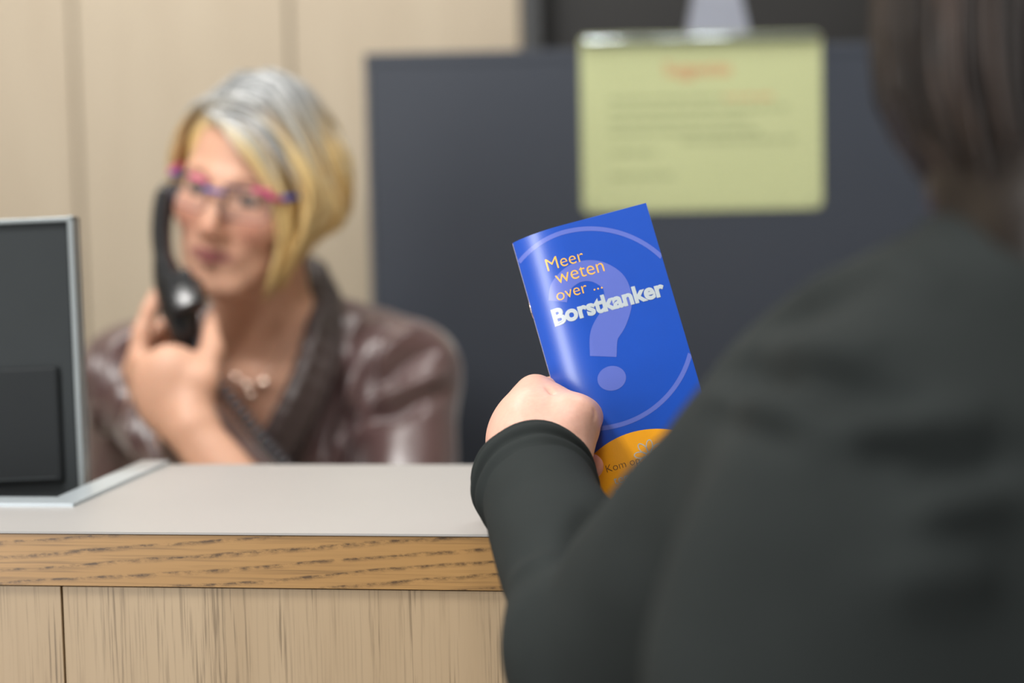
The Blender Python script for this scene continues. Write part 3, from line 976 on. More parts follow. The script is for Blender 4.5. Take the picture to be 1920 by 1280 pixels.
for q in (-1, 1):
    Cc((q * 0.056, 0.0, -0.055), (q * 0.022, 0.066, -0.104), 0.016, 0.015, 0.03)
    E(q * 0.040, 0.058, -0.030, 0.023, 0.022, 0.022, 0.022)
    Cc((q * 0.012, 0.082, 0.018), (q * 0.045, 0.066, 0.016), 0.009, 0.008, 0.015)
    E(q * 0.031, 0.100, -0.001, 0.018, 0.018, 0.013, 0.010, True)
    Cc((q * 0.0105, 0.092, -0.044), (q * 0.008, 0.098, -0.042), 0.0085, 0.007, 0.008)
    Cc((q * 0.021, 0.0840, 0.0065), (q * 0.041, 0.0785, 0.0050), 0.0050, 0.0050, 0.006)
    Cc((q * 0.022, 0.0815, -0.010), (q * 0.040, 0.0765, -0.009), 0.004, 0.004, 0.006)
    E(q * 0.076, -0.012, -0.012, 0.012, 0.020, 0.031, 0.006)
E(0, 0.066, -0.112, 0.021, 0.017, 0.014, 0.02)
Cc((0, 0.086, 0.006), (0, 0.107, -0.036), 0.0080, 0.0105, 0.010)
E(0, 0.072, -0.070, 0.030, 0.019, 0.022, 0.018)
Cc((-0.025, 0.0805, -0.0700), (0, 0.0945, -0.0645), 0.0035, 0.0052, 0.005)
Cc((0.025, 0.0805, -0.0700), (0, 0.0945, -0.0645), 0.0035, 0.0052, 0.005)
Cc((-0.022, 0.0805, -0.0730), (0, 0.0915, -0.0765), 0.0035, 0.0060, 0.005)
Cc((0.022, 0.0805, -0.0730), (0, 0.0915, -0.0765), 0.0035, 0.0060, 0.005)
Cc((-0.024, 0.0885, -0.0708), (0.024, 0.0885, -0.0708), 0.0012, 0.0012, 0.004, True)
# neck and upper chest
fld.cap(hd(0, -0.018, -0.05), P(512, 700, 2.395), 0.054, 0.060, 0.03)
fld.cap(P(480, 610, 2.335), P(478, 702, 2.335), 0.018, 0.010, 0.03)
fld.cap(P(560, 590, 2.335), P(492, 702, 2.33), 0.014, 0.009, 0.03)
fld.ell(P(500, 790, 2.415), (0.15, 0.095, 0.14), None, 0.05)
fld.cap(P(395, 722, 2.335), P(470, 706, 2.318), 0.008, 0.009, 0.02)
fld.cap(P(600, 720, 2.345), P(488, 706, 2.318), 0.008, 0.009, 0.02)
VA, FA = fld.surface()
# right arm and the hand round the handset
WR, EL = P(362, 808, 2.135), P(510, 1012, 2.12)
SHR = P(252, 712, 2.36)
fl2 = Field(P(395, 760, 2.17) - np.array([0.15, 0.12, 0.26]), P(395, 760, 2.17) + np.array([0.16, 0.24, 0.17]), 0.0026)
fl2.cap(WR, EL, 0.0255, 0.043, 0.015)
fl2.cap(EL, SHR, 0.040, 0.050, 0.02)
kn = [P(262, 672, 2.185), P(250, 694, 2.20), P(256, 722, 2.215), P(272, 748, 2.225)]
for i, q in enumerate(kn):
    fl2.cap(WR + (P(360, 790, 2.15) - WR) * 0.4, q, 0.022, 0.0125 - 0.0008 * i, 0.014)
fl2.ell(P(322, 728, 2.155), (0.042, 0.026, 0.048), None, 0.02)
fl2.chain([kn[0], P(266, 622, 2.19), P(282, 580, 2.195), P(293, 552, 2.20)], [0.0115, 0.0100, 0.0090, 0.0075], 0.005)
fl2.chain([kn[1], P(262, 645, 2.225), P(304, 612, 2.24), P(340, 606, 2.235)], [0.0115, 0.0100, 0.0090, 0.0075], 0.004)
fl2.chain([kn[2], P(268, 672, 2.24), P(312, 642, 2.25), P(348, 640, 2.24)], [0.0110, 0.0098, 0.0088, 0.0075], 0.004)
fl2.chain([kn[3], P(280, 705, 2.245), P(318, 676, 2.25), P(350, 672, 2.24)], [0.0100, 0.0088, 0.0080, 0.0070], 0.004)
fl2.chain([P(355, 775, 2.14), P(380, 712, 2.145), P(397, 655, 2.165), P(394, 598, 2.185)], [0.020, 0.0155, 0.0115, 0.0085], 0.010)
VB, FB = fl2.surface()
# the rest of the body, under the clothes
HIP = np.array([P(520, 900, 2.45)[0], 2.47, 0.63])
def rest_of(fl):
    fl.cap(P(512, 760, 2.42), HIP, 0.09, 0.11, 0.05)
    fl.cap(P(520, 690, 2.40), P(268, 712, 2.37), 0.042, 0.045, 0.03)
    fl.cap(P(520, 690, 2.40), P(752, 702, 2.36), 0.042, 0.045, 0.03)
    fl.cap(P(764, 702, 2.36), P(772, 1000, 2.26), 0.044, 0.034, 0.02)
fl3 = Field(np.array([-0.60, 1.75, 0.0]), np.array([0.05, 2.66, 1.22]), 0.010)
rest_of(fl3)
LH = P(560, 1035, 2.12)
fl3.cap(P(772, 1000, 2.26), P(640, 1035, 2.13), 0.034, 0.024, 0.02)
fl3.cap(P(640, 1035, 2.13), P(585, 1040, 2.11), 0.026, 0.02, 0.02)
for q in (-1, 1):
    kx = HIP + np.array([q * 0.11, -0.44, 0.0])
    fl3.cap(HIP + np.array([q * 0.08, 0, 0]), kx, 0.075, 0.05, 0.03)
    fl3.cap(kx, kx + np.array([0, 0.02, -0.53]), 0.048, 0.032, 0.02)
VC, FC = fl3.surface()
V = np.concatenate([VA, VB, VC]); F = np.concatenate([FA, FB + len(VA), FC + len(VA) + len(VB)])
col = np.tile(SK, (len(V), 1))
q = to_head(VA)
lipm = np.exp(-(((np.abs(q[:, 0]) / 0.027) ** 4) + ((q[:, 2] + 0.0708) / (0.0100 - 0.18 * np.clip(np.abs(q[:, 0]), 0, 0.03))) ** 4)) * (q[:, 1] > 0.065)
blush = 0.75 * np.exp(-((np.abs(q[:, 0]) - 0.042) / 0.024) ** 2 - ((q[:, 2] + 0.035) / 0.026) ** 2) * (q[:, 1] > 0.02)
blush = np.maximum(blush, 0.5 * np.exp(-(q[:, 0] / 0.02) ** 2 - ((q[:, 2] + 0.04) / 0.016) ** 2) * (q[:, 1] > 0.09))
brow = np.exp(-((np.abs(q[:, 0]) - 0.031) / 0.020) ** 4 - ((q[:, 2] - 0.0215 + 25 * (np.abs(q[:, 0]) - 0.031) ** 2) / 0.0035) ** 2) * (q[:, 1] > 0.05)
lid = 0.85 * np.exp(-((np.abs(q[:, 0]) - 0.031) / 0.017) ** 4 - ((q[:, 2] - 0.003) / 0.006) ** 2) * (q[:, 1] > 0.05)
c = col[:len(VA)]
c = c + (SK2 - c) * np.clip(blush, 0, 1)[:, None]
c = c + (np.array(L(120, 84, 70)[:3]) - c) * (0.75 * np.clip(brow, 0, 1))[:, None]
c = c + (np.array(L(100, 68, 64)[:3]) - c) * (np.clip(lid, 0, 1))[:, None]
c = c + (LIP - c) * np.clip(lipm, 0, 1)[:, None]
col[:len(VA)] = c
woman = tag(empty('person', (HIP[0], HIP[1], 0)), 'seated woman with a grey blond bob and mauve blouse, phone at her ear', 'person')
from_arrays('body', V, F, M['skin'], woman, True, col)
skin_tree = bvh(VA, FA)
for q in (-1, 1):
    Ve, Fe, ce = [], [], []
    n, mm = 16, 10
    ctr = hd(q * 0.031, 0.0735, -0.001)
    look = hf * 0.97 - hsd * 0.18 - hu * 0.10
    look /= np.linalg.norm(look)
    a = np.cross(look, hu); a /= np.linalg.norm(a); b = np.cross(a, look)
    for i in range(mm + 1):
        th_ = math.pi * i / mm
        for k in range(n):
            ph = 2 * math.pi * k / n
            Ve.append(ctr + 0.0118 * (look * math.cos(th_) + math.sin(th_) * (a * math.cos(ph) + b * math.sin(ph))))
            ce.append(L(22, 20, 20)[:3] if i < 2 else (L(62, 66, 68)[:3] if i < 3 else L(190, 180, 176)[:3]))
    Fe = [(i * n + k, i * n + (k + 1) % n, (i + 1) * n + (k + 1) % n, (i + 1) * n + k) for i in range(mm) for k in range(n)]
    from_arrays('eye', Ve, Fe, M['eye'], woman, True, np.array(ce))

# hair: silver at the roots, blond below, parted on her right
G1, G2 = np.array(L(200, 203, 204)[:3]), np.array(L(98, 102, 104)[:3])
B1, B2, B3 = np.array(L(246, 222, 160)[:3]), np.array(L(204, 160, 94)[:3]), np.array(L(240, 224, 180)[:3])
flh = Field(HO - 0.20, HO + 0.20, 0.0032)
def EH(s, f, u, rs, rf, ru, k=0.02, sub=False):
    flh.ell(hd(s, f, u), np.array([rs, rf, ru]) * hs, HR, k, sub)
EH(0.002, -0.016, 0.042, 0.083, 0.101, 0.091)
EH(0.056, -0.032, -0.006, 0.050, 0.080, 0.052, 0.03)
EH(-0.055, -0.040, -0.020, 0.036, 0.064, 0.060, 0.03)
EH(0.0, -0.07, -0.03, 0.075, 0.05, 0.055, 0.03)
EH(-0.006, 0.120, -0.040, 0.072, 0.090, 0.100, 0.012, True)
EH(-0.030, 0.100, 0.038, 0.038, 0.050, 0.042, 0.012, True)
EH(0.0, -0.02, -0.11, 0.055, 0.07, 0.05, 0.02, True)
Vh, Fh = flh.surface(2)
qh = to_head(Vh)
def hair_col(q, rnd):
    t = np.clip((0.088 - q[:, 2] + 0.15 * np.maximum(q[:, 0], -0.3 * q[:, 0]) + 0.07 * (np.modf(rnd * 7.31)[0] - 0.5)) / 0.075, 0, 1)[:, None]
    t = t * t * (3 - 2 * t)
    g = G2 + (G1 - G2) * rnd[:, None]
    b = B2 + (B1 - B2) * rnd[:, None]
    return g * (1 - t) + b * t
mbh = MB()
mbh.v = [tuple(p) for p in Vh]; mbh.f = [tuple(map(int, t)) for t in Fh]
mbh.c = [tuple(x) for x in hair_col(qh, np.full(len(qh), 0.40))]
def lock(ctrl, r, n=14, rnd=None, flat=0.55, cf=None):
    pts = smooth_path([hd(*p) for p in ctrl], n)
    rad = r * np.interp(np.linspace(0, 1, n), [0, 0.25, 0.75, 1], [0.7, 1, 0.9, 0.25])
    c0 = len(mbh.v)
    mbh.tube(pts, rad, 6, False, None, flat)
    rnd = random.random() if rnd is None else rnd
    qq = to_head(np.array(mbh.v[c0:]))
    cc = hair_col(qq, np.full(len(qq), rnd))
    if random.random() < 0.32: cc = cc * 0.55 + B3 * 0.45 * np.clip((0.118 - qq[:, 2:3]) / 0.05, 0, 1) + cc * 0.45 * (1 - np.clip((0.118 - qq[:, 2:3]) / 0.05, 0, 1))
    mbh.c += [tuple(x) for x in cc]
def J(a): return random.uniform(-a, a)
for i in range(330):                            # fall over her left side
    t = random.random() ** 0.9
    rf = 0.078 - 0.150 * t                      # root along the parting, front to crown
    ru = 0.098 + 0.036 * math.sin(math.pi * min(1, t * 1.15)) - 0.030 * max(0, t - 0.7)
    o = random.uniform(0.0, 0.010)
    root = (-0.026 + 0.02 * t + J(0.004), rf + J(0.004), ru - 0.006 + J(0.003))
    m1 = (0.030 + J(0.008), rf * 0.95 + 0.012 * (1 - t) + J(0.006), ru + 0.002 + o * 0.5 - 0.012 * (1 - t))
    w_ = min(1.0, max(0.0, (t - 0.08) / 0.3))
    m2 = (0.080 + o + 0.008 * w_ + J(0.003), rf * 0.72 + 0.016 * (1 - t) - 0.006, 0.048 + J(0.01) - 0.012 * (1 - t))
    m3 = (0.088 + o * 0.9 + 0.027 * w_ - 0.034 * t * t, 0.050 * (1 - t) - 0.092 * t + J(0.006), -0.018 + J(0.008))
    end = (0.074 + 0.006 * w_ - 0.036 * t + J(0.006), 0.050 * (1 - t) - 0.080 * t + J(0.008), -0.098 + 0.040 * w_ + J(0.008))
    lock([root, m1, m2, m3, end], random.uniform(0.0022, 0.0048))
for i in range(46):                             # fringe swept across the brow, long lock beside the cheek
    t = random.random()
    o = random.uniform(0.0, 0.006)
    root = (-0.030 + J(0.006), 0.076 + J(0.008), 0.086 + J(0.006))
    m1 = (0.012 + 0.016 * t + J(0.004), 0.096 - 0.006 * t + o, 0.068 + 0.014 * t + J(0.004))
    m2 = (0.050 + 0.012 * t, 0.080 - 0.012 * t + o, 0.022 + 0.012 * t + J(0.005))
    m3 = (0.069 + 0.009 * t + J(0.003), 0.058 - 0.014 * t + o, -0.040 + J(0.008))
    end = (0.060 + 0.010 * t + J(0.004), 0.054 - 0.02 * t + J(0.004), -0.112 + 0.022 * t + J(0.012))
    lock([root, m1, m2, m3, end], random.uniform(0.0020, 0.0042))
for i in range(120):                            # her right side
    t = random.random()
    rf = 0.070 - 0.13 * t
    o = random.uniform(0, 0.008)
    root = (-0.028 + J(0.004), rf, 0.098 + 0.03 * math.sin(math.pi * t))
    m1 = (-0.062 - o * 0.5, rf * 0.85, 0.080 + J(0.006))
    m2 = (-0.084 - o, rf * 0.6 - 0.006, 0.030 + J(0.01))
    m3 = (-0.090 - o, rf * 0.45 - 0.02, -0.020 + J(0.01))
    end = (-0.078 + J(0.006), rf * 0.4 - 0.03, -0.066 + J(0.014))
    lock([root, m1, m2, m3, end], random.uniform(0.0020, 0.0042))
for i in range(120):                            # back of the head
    s_ = random.uniform(-0.07, 0.07); o = random.uniform(0, 0.008)
    lock([(s_ * 0.3, -0.06, 0.122), (s_ * 0.8, -0.105 - o, 0.07), (s_, -0.118 - o, 0.01), (s_ * 0.9, -0.095 - o, -0.06), (s_ * 0.8, -0.07, -0.085 + J(0.01))], random.uniform(0.0022, 0.0045))
hair_o = mbh.build('hair', M['hair'], woman, True)
hair_o['label'] = 'silver rooted blond bob swept across the brow'

# glasses
gl = bpy.data.objects.new('glasses', None); COL.objects.link(gl); gl.parent = woman
gl.matrix_parent_inverse = world_of(woman).inverted()
gl.location = hd(0, 0.1, 0); gl['label'] = 'blue and pink rimmed glasses'; gl.empty_display_size = 0.02
def lens_pt(q, a, b):
    s = q * 0.0345 + a
    return hd(s, 0.108 - 6.5 * s * s - 0.1 * abs(b), -0.003 + b)
for q in (-1, 1):
    out = rounded(0.054, 0.037, 0.013, 5)
    MB().tube([lens_pt(q, a, b) for a, b in out], 0.0008, 6, True).build('rim', M['dark_frame'], gl, True)
    mb = MB(); n = len(out)
    mb.add([lens_pt(q, 0, 0)] + [lens_pt(q, a, b) for a, b in out], [(0, 1 + i, 1 + (i + 1) % n) for i in range(n)])
    mb.build('lens', M['lens'], gl, True)
    top = [lens_pt(q, a, 0.0175 + 0.0012) for a in np.linspace(-0.024, 0.024, 9)]
    half = top[5:] if q > 0 else top[4:]
    rest_ = top[:6] if q > 0 else top[:5]
    MB().tube(half, 0.0030, 8, False, None, 0.8).build('brow_bar', M['pink_frame'], gl, True)
    MB().tube(rest_, 0.0017, 8).build('brow_bar', M['dark_frame'], gl, True)
    cor = lens_pt(q, q * 0.026, 0.012)
    MB().tube([lens_pt(q, q * 0.020, 0.0165), cor, hd(q * 0.071, 0.070, 0.006)], 0.0032, 8, False, None, 0.9).build('hinge', M['blue_frame'] if q < 0 else M['pink_frame'], gl, True)
    MB().tube([hd(q * 0.070, 0.074, 0.009), hd(q * 0.080, 0.03, 0.008), hd(q * 0.083, -0.012, 0.004)], 0.0024, 8, False, None, 1.4).build('temple', M['pink_frame'] if q < 0 else M['blue_frame'], gl, True)
MB().tube([lens_pt(-1, 0.021, 0.010), hd(-0.006, 0.1115, 0.0075), hd(0.006, 0.1115, 0.0075), lens_pt(1, -0.021, 0.010)], 0.0030, 8).build('bridge', M['blue_frame'], gl, True)

# blouse
flb = Field(np.array([-0.62, 2.05, 0.60]), np.array([0.05, 2.64, 1.26]), 0.0045)
flb.ell(P(515, 870, 2.425), (0.178, 0.118, 0.19), None, 0.04)
flb.cap(P(517, 880, 2.43), HIP + np.array([0, 0, 0.05]), 0.125, 0.135, 0.05)
flb.cap(P(508, 668, 2.405), P(254, 712, 2.375), 0.060, 0.060, 0.03)
flb.cap(P(512, 668, 2.405), P(758, 700, 2.365), 0.060, 0.062, 0.03)
flb.cap(P(560, 600, 2.40), P(700, 652, 2.39), 0.040, 0.046, 0.03)
flb.cap(P(452, 610, 2.40), P(320, 668, 2.39), 0.036, 0.046, 0.03)
flb.cap(P(762, 702, 2.365), P(772, 1010, 2.26), 0.062, 0.052, 0.02)
flb.cap(P(772, 1010, 2.26), P(655, 1040, 2.14), 0.048, 0.038, 0.02)
flb.cap(P(252, 712, 2.365), EL + (SHR - EL) * 0.18, 0.062, 0.055, 0.03)
flb.cap(P(252, 745, 2.425), P(256, 1010, 2.44), 0.058, 0.062, 0.03)
# open neck
flb.cap(P(512, 560, 2.34), P(505, 640, 2.34), 0.062, 0.064, 0.01, True)
flb.chain([P(495, 640, 2.29), P(472, 740, 2.29), P(446, 895, 2.285)], [0.070, 0.056, 0.030], 0.012, True)
Vb, Fb = flb.surface(2)
Nb = normals(Vb, Fb)
tb = bvh(Vb, Fb)
folds = []
for pts, w, a in [
    ([(640, 600), (600, 720), (560, 860)], 0.010, 0.007), ([(672, 600), (640, 730), (600, 865)], 0.010, -0.007),
    ([(700, 600), (660, 740), (630, 865)], 0.009, 0.008), ([(690, 690), (662, 780), (655, 865)], 0.008, -0.006),
    ([(700, 760), (740, 740), (830, 700)], 0.009, 0.007), ([(690, 790), (750, 770), (840, 735)], 0.009, -0.007),
    ([(712, 730), (760, 680), (820, 650)], 0.009, -0.006), ([(700, 700), (735, 650), (790, 615)], 0.009, 0.006),
    ([(690, 800), (672, 835), (662, 868)], 0.008, 0.006), ([(720, 640), (700, 690), (690, 760)], 0.008, -0.006),
    ([(215, 640), (190, 740), (185, 860)], 0.010, 0.007), ([(250, 640), (225, 760), (225, 868)], 0.009, -0.007),
    ([(240, 760), (255, 810), (265, 868)], 0.008, 0.007), ([(275, 790), (285, 830), (295, 868)], 0.007, -0.007),
    ([(290, 640), (262, 640), (230, 660)], 0.009, -0.005), ([(190, 650), (172, 720), (168, 800)], 0.008, -0.006)]:
    folds.append((pts, w * 0.95, a * 1.9))
Vb = crease(Vb, Nb, folds, tb)
dn = np.array([noise.noise(Vector((p[0] * 22, p[1] * 22, p[2] * 9))) for p in Vb])
Vb = Vb + normals(Vb, Fb) * (0.0035 * dn)[:, None]
from_arrays('blouse', Vb, Fb, M['satin'], woman)
tb = bvh(Vb, Fb)
flc = Field(P(500, 700, 2.32) - np.array([0.16, 0.16, 0.20]), P(500, 700, 2.32) + np.array([0.16, 0.16, 0.14]), 0.003)
for path, r0, r1 in [([(594, 508, 2.40), (600, 560, 2.36), (592, 620, 2.315), (562, 720, 2.275), (518, 810, 2.265), (478, 900, 2.27)], 0.010, 0.013),
                     ([(600, 520, 2.41), (622, 570, 2.365), (618, 640, 2.325), (590, 735, 2.285), (548, 820, 2.275), (500, 900, 2.275)], 0.011, 0.015),
                     ([(430, 580, 2.40), (404, 640, 2.35), (384, 700, 2.315), (386, 780, 2.285), (410, 860, 2.27), (440, 920, 2.27)], 0.010, 0.012),
                     ([(420, 590, 2.41), (385, 640, 2.36), (358, 700, 2.325), (360, 780, 2.295), (385, 860, 2.28), (420, 930, 2.275)], 0.011, 0.015),
                     ([(594, 508, 2.40), (560, 495, 2.44), (500, 500, 2.455), (445, 545, 2.435), (430, 580, 2.40)], 0.012, 0.012)]:
    pts = smooth_path([P(*p) for p in path], 16)
    flc.chain(pts, np.linspace(r0, r1, 16), 0.010)
Vc, Fc = flc.surface(1)
from_arrays('collar', Vc, Fc, M['satin_dark'], woman)['label'] = 'dark brown shawl collar'
# trousers and shoes
flt = Field(HIP - np.array([0.30, 0.62, 0.64]), HIP + np.array([0.30, 0.22, 0.20]), 0.010)
flt.ell(HIP, (0.165, 0.135, 0.115), None, 0.03)
fls = None
for q in (-1, 1):
    kx = HIP + np.array([q * 0.11, -0.44, 0.0])
    flt.cap(HIP + np.array([q * 0.08, 0, -0.005]), kx, 0.092, 0.066, 0.03)
    flt.cone(kx + np.array([0, 0.002, 0.0]), kx + np.array([0, 0.02, -0.53]), 0.064, 0.055, 0.03)
    fs = Field(kx + np.array([-0.08, -0.22, -0.64]), kx + np.array([0.08, 0.12, -0.48]), 0.005)
    fs.cap(kx + np.array([0, 0.03, -0.575]), kx + np.array([0, -0.14, -0.59]), 0.040, 0.034, 0.02)
    fs.cap(kx + np.array([0, 0.02, -0.52]), kx + np.array([0, 0.02, -0.57]), 0.040, 0.04, 0.02)
    fs.keep(np.array([0, 0, 0.001]), (0, 0, -1))
    a, b = fs.surface()
    from_arrays('shoe', a, b, M['shoe'], woman)
a, b = flt.surface()
from_arrays('trousers', a, b, M['trousers'], woman)
# necklace
nk = bpy.data.objects.new('necklace', None); COL.objects.link(nk); nk.parent = woman
nk.matrix_parent_inverse = world_of(woman).inverted(); nk['label'] = 'fine chain necklace with small discs'; nk.empty_display_size = 0.02
nk.location = P(470, 720, 2.3)
chain = [snap(skin_tree, x, y, 0.001) for x, y in ((420, 655), (428, 680), (443, 704), (458, 722), (470, 731), (482, 724), (493, 712), (515, 680), (535, 640))]
chain = [p for p in chain if p is not None]
if len(chain) > 2:
    MB().tube(smooth_path(chain, 40), 0.0006, 6).build('chain', M['silver'], nk, True)
for x, y, r in ((443, 706, 0.0036), (463, 720, 0.0040), (470, 738, 0.0046), (493, 716, 0.0042)):
    p = snap(skin_tree, x, y, 0.0012)
    if p is not None:
        MB().lathe([(r * 0.8, -0.0006), (r, -0.0003), (r, 0.0003), (r * 0.8, 0.0006)], p, (0.1, -0.92, 0.35), 20).build('pendant', M['silver'], nk, True)

# ------------------------------------------------------------------ phone handset with its coiled cord
hsx = tag(empty('phone_handset', tuple(P(345, 650, 2.19))), 'glossy black telephone handset with a coiled cord at the ear of the woman in mauve', 'telephone')
ph = [P(316, 352, 2.262), P(305, 400, 2.245), (P(303, 450, 2.225)), P(312, 505, 2.205), P(330, 560, 2.192), P(345, 610, 2.19), P(350, 655, 2.192)]
pts = smooth_path(ph, 30)
wid = np.interp(np.linspace(0, 1, 30), [0, 0.06, 0.2, 0.42, 0.58, 0.72, 0.9, 1], [0.008, 0.0125, 0.0115, 0.0110, 0.0185, 0.0210, 0.0165, 0.010])
MB().tube(pts, wid, 16, False, None, 1.25).build('grip', M['black'], hsx, True)
ea = (hd(-0.076, 0.0, -0.01) - P(310, 372, 2.25)); ea /= np.linalg.norm(ea)
MB().lathe([(0.010, -0.010), (0.017, -0.007), (0.0185, 0.004), (0.017, 0.011), (0.010, 0.0125)], P(322, 374, 2.262), ea, 24).build('earpiece', M['black_matt'], hsx, True)
ma = np.array([0.80, -0.30, 0.12]); ma /= np.linalg.norm(ma)
MB().lathe([(0.014, -0.014), (0.0215, -0.010), (0.0225, 0.008), (0.020, 0.0165), (0.010, 0.018)], P(345, 556, 2.185), ma, 24).build('mouthpiece', M['black'], hsx, True)
pn = np.array([-0.10, -0.80, 0.55]); pn /= np.linalg.norm(pn)
pv = P(318, 508, 2.2) - P(352, 590, 2.19); pv -= pn * (pv @ pn); pv /= np.linalg.norm(pv)
MB().box(P(341, 546, 2.168), (0.034, 0.050, 0.012), np.stack([np.cross(pv, pn), pv, pn], 1), 0.004).build('mouth_glint_block', M['black'], hsx, True)  # glossy block added over the mouthpiece, angled to flash a highlight
cp = smooth_path([P(366, 628, 2.185), P(392, 690, 2.165), P(432, 745, 2.15), P(478, 805, 2.125), P(530, 866, 2.095), P(590, 930, 2.07), P(650, 985, 2.06), P(700, 1040, 2.05)], 900)
T = np.gradient(cp, axis=0); T /= np.linalg.norm(T, axis=1)[:, None]
sl = np.concatenate([[0], np.cumsum(np.linalg.norm(np.diff(cp, axis=0), axis=1))])
n1 = np.cross(T, np.array([0, 1.0, 0])); n1 /= np.linalg.norm(n1, axis=1)[:, None]; n2 = np.cross(T, n1)
rad = 0.0062 * np.clip((sl - 0.004) / 0.02, 0.05, 1)
an = 2 * math.pi * sl / 0.0105
cp = cp + rad[:, None] * (np.cos(an)[:, None] * n1 + np.sin(an)[:, None] * n2)
MB().tube(cp, 0.0021, 6).build('cord', M['cord'], hsx, True)

# chair under the woman
ch = tag(empty('office_chair', (HIP[0], HIP[1], 0)), 'black office chair the woman in mauve sits on', 'chair')
MB().box(HIP + np.array([0, -0.05, -0.15]), (0.46, 0.44, 0.06), None, 0.02).build('seat', M['black_matt'], ch, True)
MB().box(HIP + np.array([0, 0.19, 0.17]), (0.36, 0.035, 0.34), None, 0.015).build('backrest', M['black_matt'], ch, True)
MB().tube([HIP + np.array([0, 0.10, -0.15]), HIP + np.array([0, 0.20, -0.10]), HIP + np.array([0, 0.21, 0.10])], 0.018, 10).build('back_support', M['alu'], ch, True)
MB().tube([(HIP[0], HIP[1], 0.08), (HIP[0], HIP[1], 0.475)], 0.025, 12).build('column', M['alu'], ch, True)
for k in range(5):
    a = math.radians(72 * k + 90)
    tip = np.array([HIP[0] + 0.27 * math.cos(a), HIP[1] + 0.27 * math.sin(a), 0.065])
    lg = MB().tube([(HIP[0], HIP[1], 0.10), tip], [0.022, 0.014], 8).build('leg', M['black_matt'], ch, True)
    MB().lathe([(0.022, -0.014), (0.028, -0.008), (0.028, 0.008), (0.022, 0.014)], tip - np.array([0, 0, 0.036]), (-math.sin(a), math.cos(a), 0), 16).build('caster', M['black'], lg, True)

# ------------------------------------------------------------------ visitor with the booklet, seen from behind
SHO, ELB, WRI = P(1602, 795, 1.00), P(1122, 1207, 1.175), P(1000, 900, 1.390)
SK3 = np.array(L(208, 163, 146)[:3]); SK4 = np.array(L(206, 136, 120)[:3])
hc = P(1010, 810, 1.43)
fh = Field(hc - np.array([0.075, 0.10, 0.12]), hc + np.array([0.085, 0.10, 0.07]), 0.0014)
fax = (WRI - ELB) / np.linalg.norm(WRI - ELB)
fh.cap(WRI - fax * 0.10, P(1006, 838, 1.415), 0.031, 0.027, 0.01)
ws = P(1000, 842, 1.412)
km = [P(1002, 736, 1.462), P(968, 768, 1.474), P(950, 800, 1.476), P(947, 833, 1.470)]
for i, p in enumerate(km):
    fh.cap(ws + (P(985 - 8 * i, 845, 1.416) - ws) * 0.6, p, 0.019, (0.0115, 0.0115, 0.0108, 0.010)[i], 0.014)
fh.ell(P(1012, 800, 1.435), (0.030, 0.030, 0.030), None, 0.02)
# index behind the booklet, the others folded into the palm
fh.chain([km[0], P(1052, 726, 1.490), P(1100, 738, 1.486), P(1136, 760, 1.476)], [0.0105, 0.0092, 0.0082, 0.0068], 0.004)
fh.chain([km[1], P(1010, 778, 1.500), P(1072, 800, 1.496), P(1118, 820, 1.480)], [0.0108, 0.0096, 0.0086, 0.0070], 0.004)
fh.chain([km[2], P(985, 812, 1.500), P(1050, 838, 1.494), P(1100, 850, 1.480)], [0.0105, 0.0092, 0.0082, 0.0068], 0.004)
fh.chain([km[3], P(990, 862, 1.478), P(1060, 880, 1.455), P(1108, 874, 1.434)], [0.0100, 0.0088, 0.0088, 0.0092], 0.004)
# ball of the thumb, thumb lying on the cover
fh.chain([P(1040, 862, 1.402), P(1076, 787, 1.414), P(1096, 782, 1.434), P(1111, 782, 1.448)], [0.0235, 0.0155, 0.0112, 0.0072], 0.010)
fh.cap(P(1058, 858, 1.404), P(1086, 812, 1.415), 0.019, 0.012, 0.010)
fh.cap(P(1008, 748, 1.455), P(1072, 780, 1.424), 0.0125, 0.0125, 0.014)
VA, FA = fh.surface(1)
NA = normals(VA, FA)
ta = bvh(VA, FA)
VA = crease(VA, NA, [([(1024, 724), (1034, 735), (1040, 738)], 0.0022, -0.0018), ([(1112, 764), (1116, 776), (1113, 788)], 0.0016, -0.0010),
                     ([(960, 760), (985, 795), (1000, 825)], 0.004, 0.0008), ([(950, 790), (975, 815), (990, 835)], 0.004, 0.0007), ([(1075, 806), (1088, 818), (1096, 838)], 0.003, -0.0008)], ta)
vis = tag(empty('person', (P(2010, 700, 0.88)[0], 0.86, 0)), 'visitor seen from behind in a black jumper with long brown hair, holding a booklet', 'person')
NB_ = P(2030, 560, 0.90)
VH = P(2042, -40, 0.925)
CH = np.array([NB_[0] + 0.01, 0.87, 1.08])
HI = np.array([NB_[0] + 0.02, 0.86, 0.86])
SHR2 = np.array([NB_[0] + 0.17, 0.80, 1.27])
fb = Field(np.array([0.0, 0.55, 0.0]), np.array([0.72, 1.42, 1.66]), 0.010)
fb.cap(ELB + fax * 0.17, ELB, 0.026, 0.036, 0.02)
fb.cap(ELB, SHO, 0.036, 0.045, 0.02)
fb.cap(SHO, NB_, 0.045, 0.05, 0.03)
fb.cap(SHR2, NB_, 0.045, 0.05, 0.03)
fb.cap(SHR2, SHR2 + np.array([0.05, 0.0, -0.28]), 0.045, 0.036, 0.02)
fb.cap(SHR2 + np.array([0.05, 0.0, -0.28]), SHR2 + np.array([0.0, 0.16, -0.44]), 0.036, 0.026, 0.02)
fb.ell(CH, (0.14, 0.10, 0.20), None, 0.05)
fb.cap(CH, HI, 0.10, 0.12, 0.04)
fb.cap(NB_, VH, 0.052, 0.052, 0.02)
fb.ell(VH, (0.074, 0.092, 0.115), None, 0.02)
